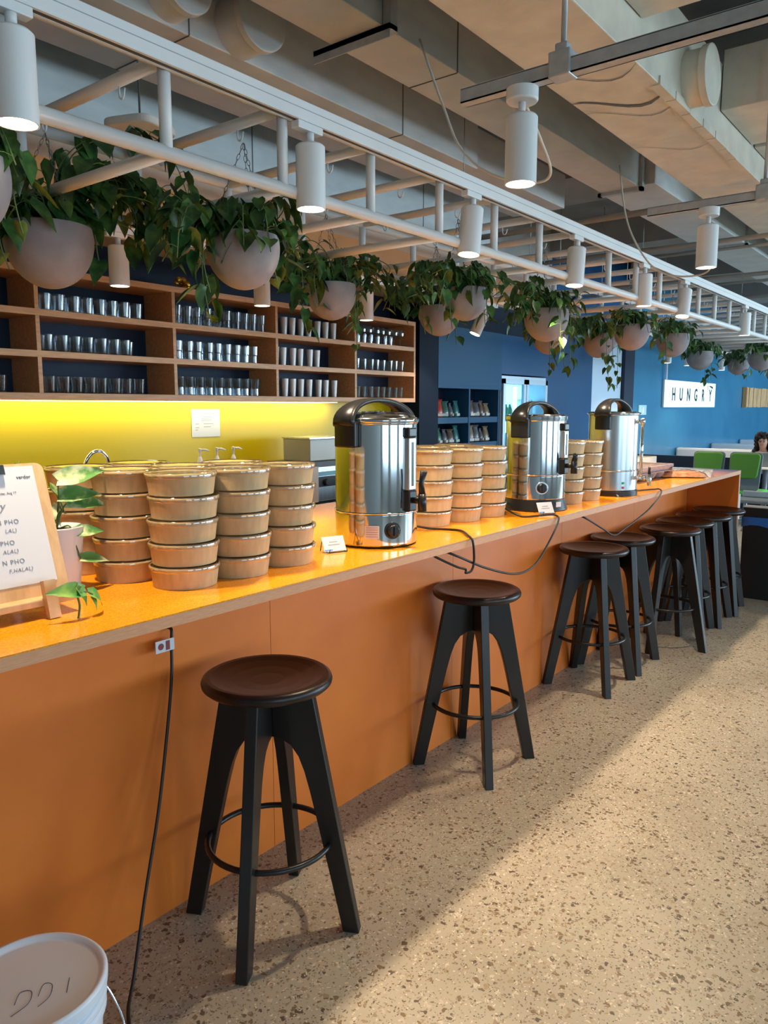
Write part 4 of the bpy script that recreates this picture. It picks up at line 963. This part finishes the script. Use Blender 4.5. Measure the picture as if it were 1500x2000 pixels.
for k in range(5):
    for li, z in enumerate((1.42, 1.12)):
        x = 6.98+k*.085+(0 if li == 0 else .02)
        o = part('drink_bottle', MB().lathe([(0, 0), (.028, 0), (.030, .01), (.030, .11), (.014, .15), (.012, .17), (0, .17)], 14), mat('green_bottle', (.02, .35, .16), .15) if li == 0 else mat('clear_blue_bottle', (.3, .6, .7), .15)); o.location = (x, 4.03, z)
        tag(o, '%s drink bottle, %s from left on the %s fridge shelf' % (['green', 'pale blue'][li], ORD[k], ['upper', 'second']  [li]), 'bottle', 'drinks in the fridge')
for k in range(4):
    o = part('white_carton', MB().box(-.022, .022, -.03, .03, 0, .20).prism([(-.022, .20), (.022, .20), (0, .225)], -.03, .03, lambda a, b, h: (a, h, b)), M_white); o.location = (7.52+k*.075, 4.02, 1.42)
    tag(o, 'white drink carton, %s from left behind the right fridge door' % ORD[k], 'carton', 'cartons in the fridge')
sw = thing('wall_switch', 'pale switch plate on the blue wall right of the third urn', 'switch', (11.75, 4.19, 1.50))
part('plate', MB().box(-.16, .16, -.012, .01, -.06, .09), mat('pale_cyan_plate', (.45, .75, .85), .3), sw, bevel=.004)
part('rocker', MB().box(-.04, .04, -.018, -.011, -.03, .06), M_white, sw)

# ================================================================== SIGNS
sg = thing('lit_sign', 'glowing pale box sign reading HUNGRY on the blue wall', 'sign', (14.1, 4.19, 1.555))
part('sign_box', MB().box(-1.46, 1.46, -.03, .005, 0, .445), M_white, sg, bevel=.004)
part('sign_face', MB().box(-1.45, 1.45, -.034, -.0305, .006, .439), M_sign, sg)
for i, (ch, xx) in enumerate(zip('HUNGRY', (-1.00, -.61, -.20, .22, .66, 1.12))):
    text_part('letter_'+ch.lower(), ch, .30, M_ink, sg, (xx, -.036, .115), (PI/2, 0, 0), 'CENTER', ext=.002, sx=.85, offset=.006)
part('light_edge', MB().box(-1.47, -1.44, -.06, -.03, .445, .85), mat('pale_tube', (.8, .9, 1), .3), sg)
sg2 = thing('timber_sign', 'reclaimed timber plank sign on the blue wall above the person', 'sign', (19.9, 4.19, 1.555))
g = MB(); rr = random.Random(2)
for k in range(34):
    x = -2.05+k*.12; g.box(x, x+.11, -.05-rr.uniform(0, .02), .0, rr.uniform(-.006, .006), .42+rr.uniform(-.008, .008))
part('planks', g, M_reclaim, sg2)
part('frame_strip', MB().box(-2.13, -2.06, -.08, 0, -.01, .43), M_oak, sg2)

# ================================================================== BOOTHS, CHAIRS, TABLE, PERSON, BIN
for i, (x, lb) in enumerate(((13.4, 'nearest pale leather booth back against the blue wall'), (15.5, 'middle pale leather booth back against the blue wall'), (17.65, 'furthest pale leather booth back against the blue wall'))):
    t = thing('booth_bench', lb, 'booth', (x+.25, 3.0, 0), 0, 'pale leather booths')
    part('booth_base', MB().box(-.20, .30, -1.2, 1.18, 0, .42), M_navy, t)
    part('backrest', MB().box(-.22, -.08, -1.2, 1.18, .66, .875), M_banq, t, bevel=.03)
    part('back_panel', MB().box(-.235, -.10, -1.19, 1.17, .40, .68), M_navy, t)
    part('booth_cushion', MB().box(-.06, .34, -1.18, 1.16, .40, .48), M_banq, t, bevel=.03)
t = thing('low_partition', 'dark navy low partition in front of the booths', 'partition', (11.36, 2.9, 0))
part('partition_panel', MB().box(-.06, .0, -.2, 1.28, 0, .865), M_navy, t)
def office_chair(label, x, y, rz):
    t = thing('lounge_chair', label, 'chair', (x, y, 0), rz, 'green chairs before the booths')
    def shell(z0, z1, w0, w1, yb, th, rc=.05):
        n = 10; poly = []
        for cx_, cz_, a0, in ((w1-rc, z1-rc, 0), (-w1+rc, z1-rc, PI/2), (-w0+rc, z0+rc, PI), (w0-rc, z0+rc, 1.5*PI)):
            for k in range(5): a = a0+PI/2*k/4; poly.append((cx_+rc*math.cos(a), cz_+rc*math.sin(a)))
        return MB().prism(poly, 0, th, lambda a, b, h: (a, yb+h-(b-.45)*-.18, b))
    part('backrest', shell(.625, .955, .165, .185, -.22, .05), M_green, t, bevel=.015)
    part('back_shell', shell(.46, .965, .19, .205, -.165, .02), M_shell, t, bevel=.005)
    part('seat', MB().box(-.23, .23, -.24, .24, .41, .46), M_lime, t, bevel=.02)
    part('seat_shell', MB().box(-.24, .24, -.22, .25, .38, .41), M_shell, t, bevel=.01)
    part('pedestal', MB().tube([(0, 0, .06), (0, 0, .39)], .03, 12), M_shell, t)
    for k in range(4):
        a = PI/4+k*PI/2; part('foot', MB().tube([(0, 0, .07), (.27*math.cos(a), .27*math.sin(a), .02)], [.025, .015], 8), M_shell, t)
    return t
office_chair('green upholstered chair above the bar end, left of the two', 11.05, 2.96, -PI/2)
office_chair('green upholstered chair beside the person, right of the two', 11.08, 2.50, -PI/2)
t = thing('side_chair', 'pale grey plastic chair low beside the bin top', 'chair', (10.2, 2.19, 0), -PI/2)
part('seat', MB().box(-.20, .20, -.2, .2, .40, .44), M_shell, t, bevel=.015)
part('backrest', MB().box(-.19, .19, .17, .20, .44, .52), mat('pale_grey_plastic', (.34, .40, .45), .4), t, bevel=.015)
for sx in (-.17, .17):
    for sy in (-.17, .17): part('leg', MB().tube([(sx*.8, sy*.8, .40), (sx, sy, 0)], .012, 8), M_chrome, t)
t = thing('notice_board', 'white printed poster standing at the end of the bar', 'poster', (9.2, 2.20, 0), .95)
part('poster_sheet', MB().box(-.10, .10, -.01, .01, .32, .60), M_paper, t)
part('poster_stand', MB().box(-.10, .10, .0, .02, 0, .32), M_shell, t)
part('poster_print', MB().box(-.06, .07, -.012, -.010, .46, .475).box(-.03, .06, -.012, -.010, .435, .442), M_ink, t)
t = thing('cafe_table', 'pale table with round foot in front of the seated person', 'table', (11.95, 2.55, 0))
part('tabletop', MB().box(-.35, .32, -.5, .24, .70, .725), M_banq, t, bevel=.005)
part('column', MB().tube([(0, -.1, 0), (0, -.1, .70)], .035, 12), M_shell, t)
part('foot_plate', MB().lathe([(0, 0), (.24, 0), (.24, .012), (0, .02)], 24, (0, -.1, 0)), M_shell, t)
t = thing('laptop', 'grey laptop open on the pale table before the person', 'laptop', (11.86, 2.52, .7255), PI/2-.1)
part('screen', MB().box(-.16, .14, .09, .098, .01, .215, Matrix.Rotation(-.15, 4, 'X')), M_shell, t, bevel=.004)
part('keyboard_base', MB().box(-.16, .14, -.12, .10, 0, .014), M_shell, t, bevel=.003)
# person: one continuous skinned body, seated, facing the camera side (-X)
def person():
    t = thing('person', 'person with dark curly hair in light top, seated behind a laptop', 'person', (12.42, 2.585, 0), -PI/2); t.scale = (.96, .96, .96)
    skin = mat('skin', (.50, .28, .19), .5)
    V = []; E = []; Rr = []
    def v(p, r, link=None):
        V.append(p); Rr.append(r)
        if link is not None: E.append((link, len(V)-1))
        return len(V)-1
    pel = v((0, 0, .52), (.15, .11)); wa = v((0, -.02, .66), (.12, .09), pel); ch = v((0, -.04, .84), (.145, .10), wa); nk0 = v((0, -.05, .95), (.06, .05), ch)
    nk = v((0, -.07, 1.00), (.048, .048), nk0); hd = v((0, -.10, 1.06), (.066, .075), nk); hd2 = v((0, -.10, 1.12), (.074, .085), hd); hd3 = v((0, -.09, 1.17), (.055, .06), hd2)
    for s_ in (-1, 1):
        sh_ = v((s_*.15, -.045, .90), (.055, .055), ch); el = v((s_*.20, -.14, .70), (.04, .04), sh_); wr_ = v((s_*.09, -.34, .745), (.026, .022), el); pm = v((s_*.07, -.41, .75), (.034, .016), wr_)
        for q, (fx, ln) in enumerate(((-.028, .055), (-.010, .066), (.010, .06), (.028, .048))):
            f1 = v((s_*.07+fx, -.44, .753), (.009, .009), pm); v((s_*.07+fx*1.1, -.44-ln, .744), (.008, .008), f1)
        th = v((s_*.07-s_*.035, -.40, .748), (.010, .010), pm); v((s_*.07-s_*.05, -.43, .744), (.008, .008), th)
        hp = v((s_*.09, -.02, .50), (.085, .085), pel); kn_ = v((s_*.11, -.42, .50), (.06, .06), hp); an = v((s_*.11, -.40, .10), (.04, .04), kn_); v((s_*.11, -.54, .045), (.04, .03), an)
    me = bpy.data.meshes.new('body'); me.from_pydata(V, E, []); me.materials.append(skin)
    o = bpy.data.objects.new('body', me); COL.objects.link(o); o.parent = t
    sk = o.modifiers.new('skin', 'SKIN'); sd = o.modifiers.new('sub', 'SUBSURF'); sd.levels = 2; sd.render_levels = 2
    for i, r in enumerate(Rr): me.skin_vertices[0].data[i].radius = r
    me.skin_vertices[0].data[0].use_root = True
    # clothing: own skinned shells over torso/arms and legs
    def cloth(nm, nodes, links, m):
        me = bpy.data.meshes.new(nm); me.from_pydata([n[0] for n in nodes], links, []); me.materials.append(m)
        o = bpy.data.objects.new(nm, me); COL.objects.link(o); o.parent = t
        o.modifiers.new('skin', 'SKIN'); s2 = o.modifiers.new('sub', 'SUBSURF'); s2.levels = 2; s2.render_levels = 2
        for i, n in enumerate(nodes): me.skin_vertices[0].data[i].radius = n[1]
        me.skin_vertices[0].data[0].use_root = True
    N = [((0, 0, .52), (.165, .125)), ((0, -.02, .66), (.135, .105)), ((0, -.04, .84), (.16, .115)), ((0, -.05, .93), (.08, .07))]; Lk = [(0, 1), (1, 2), (2, 3)]
    for s_ in (-1, 1):
        b = len(N); N += [((s_*.15, -.045, .90), (.066, .066)), ((s_*.20, -.14, .70), (.052, .052)), ((s_*.11, -.30, .742), (.036, .032))]; Lk += [(2, b), (b, b+1), (b+1, b+2)]
    cloth('light_top', N, Lk, mat('pale_grey_knit', (.45, .43, .46), .9))
    N = [((0, 0, .50), (.16, .13))]; Lk = []
    for s_ in (-1, 1):
        b = len(N); N += [((s_*.09, -.02, .50), (.095, .095)), ((s_*.11, -.42, .50), (.072, .072)), ((s_*.11, -.40, .12), (.055, .055))]; Lk += [(0, b), (b, b+1), (b+1, b+2)]
    cloth('dark_trousers', N, Lk, mat('dark_denim', (.02, .025, .04), .9))
    g = MB(); rr = random.Random(6)
    for k in range(170):
        a = rr.uniform(0, 2*PI); zz = rr.uniform(.92, 1.22); 
        if math.sin(a) < -.45 and zz < 1.165: a = -a
        r = .105 if zz > 1.0 else .125
        if zz > 1.17: r *= math.sqrt(max(0, 1-((zz-1.17)/.07)**2))
        c_ = (r*math.cos(a)*1.0, -.07+r*math.sin(a)*.9, zz)
        q = rr.uniform(.024, .04); g.lathe([(0, -q), (q*.7, -q*.7), (q, 0), (q*.7, q*.7), (0, q)], 8, c_)
    part('curly_hair', g, mat('dark_hair', (.018, .012, .010), .6), t)
    fy = -.19
    g = MB().lathe([(0, -.011), (.008, -.007), (.011, 0), (.008, .007), (0, .011)], 8, (-.03, -.178, 1.105)).lathe([(0, -.011), (.008, -.007), (.011, 0), (.008, .007), (0, .011)], 8, (.03, -.178, 1.105))
    part('eyes', g, M_ink, t)
    part('nose', MB().add([(-.011, -.178, 1.075), (.011, -.178, 1.075), (0, -.203, 1.078), (0, -.182, 1.115)], [(0, 1, 2), (0, 2, 3), (1, 3, 2)], True), skin, t)
    part('mouth', MB().box(-.02, .02, -.184, -.174, 1.050, 1.058), mat('lips', (.35, .10, .09), .5), t)
    for s_ in (-1, 1): part('ear', MB().lathe([(0, -.02), (.010, -.012), (.013, 0), (.010, .014), (0, .022)], 8, (s_*.074, -.09, 1.10)), skin, t)
    part('eyebrows', MB().box(-.045, -.014, -.186, -.176, 1.123, 1.129).box(.014, .045, -.186, -.176, 1.123, 1.129), M_ink, t)
    return t
person()
t = thing('stool_cube', 'dark seat block under the seated person', 'seat', (12.45, 2.585, 0))
part('seat_block', MB().box(-.22, .25, -.25, .25, 0, .385), M_navy, t, bevel=.02)
# bin station past the end of the bar
t = thing('waste_bin', 'large black bin with blue liner past the end of the bar', 'bin', (6.77, 1.06, 0))
part('bin_body', MB().box(-.07, .07, -.5, .46, 0, .62), M_bin, t, bevel=.008)
part('bin_hood', MB().box(-.07, .07, -.5, .46, .665, .752), M_bin, t, bevel=.004)
part('hood_trim', MB().box(-.072, .072, -.502, .462, .752, .757), mat('pale_metal_trim', (.5, .5, .48), .4), t)
g = MB(); vs = []; rr = random.Random(3); n = 60
for zi, z in enumerate((.60, .625, .65, .675)):
    for k in range(n):
        u = k/n*4; s_ = int(u); f = u-s_
        x, y = [(-.076+.152*f, -.506), (.076, -.506+.972*f), (.076-.152*f, .466), (-.076, .466-.972*f)][s_]
        e = rr.uniform(0, .004); vs.append((x+math.copysign(e, x), y, z+(rr.uniform(-.012, .012) if zi == 0 else 0)))
g.add(vs, [(i*n+k, i*n+(k+1) % n, (i+1)*n+(k+1) % n, (i+1)*n+k) for i in range(3) for k in range(n)], True)
part('bin_liner', g, M_bag, t, label='blue plastic liner folded over the rim')
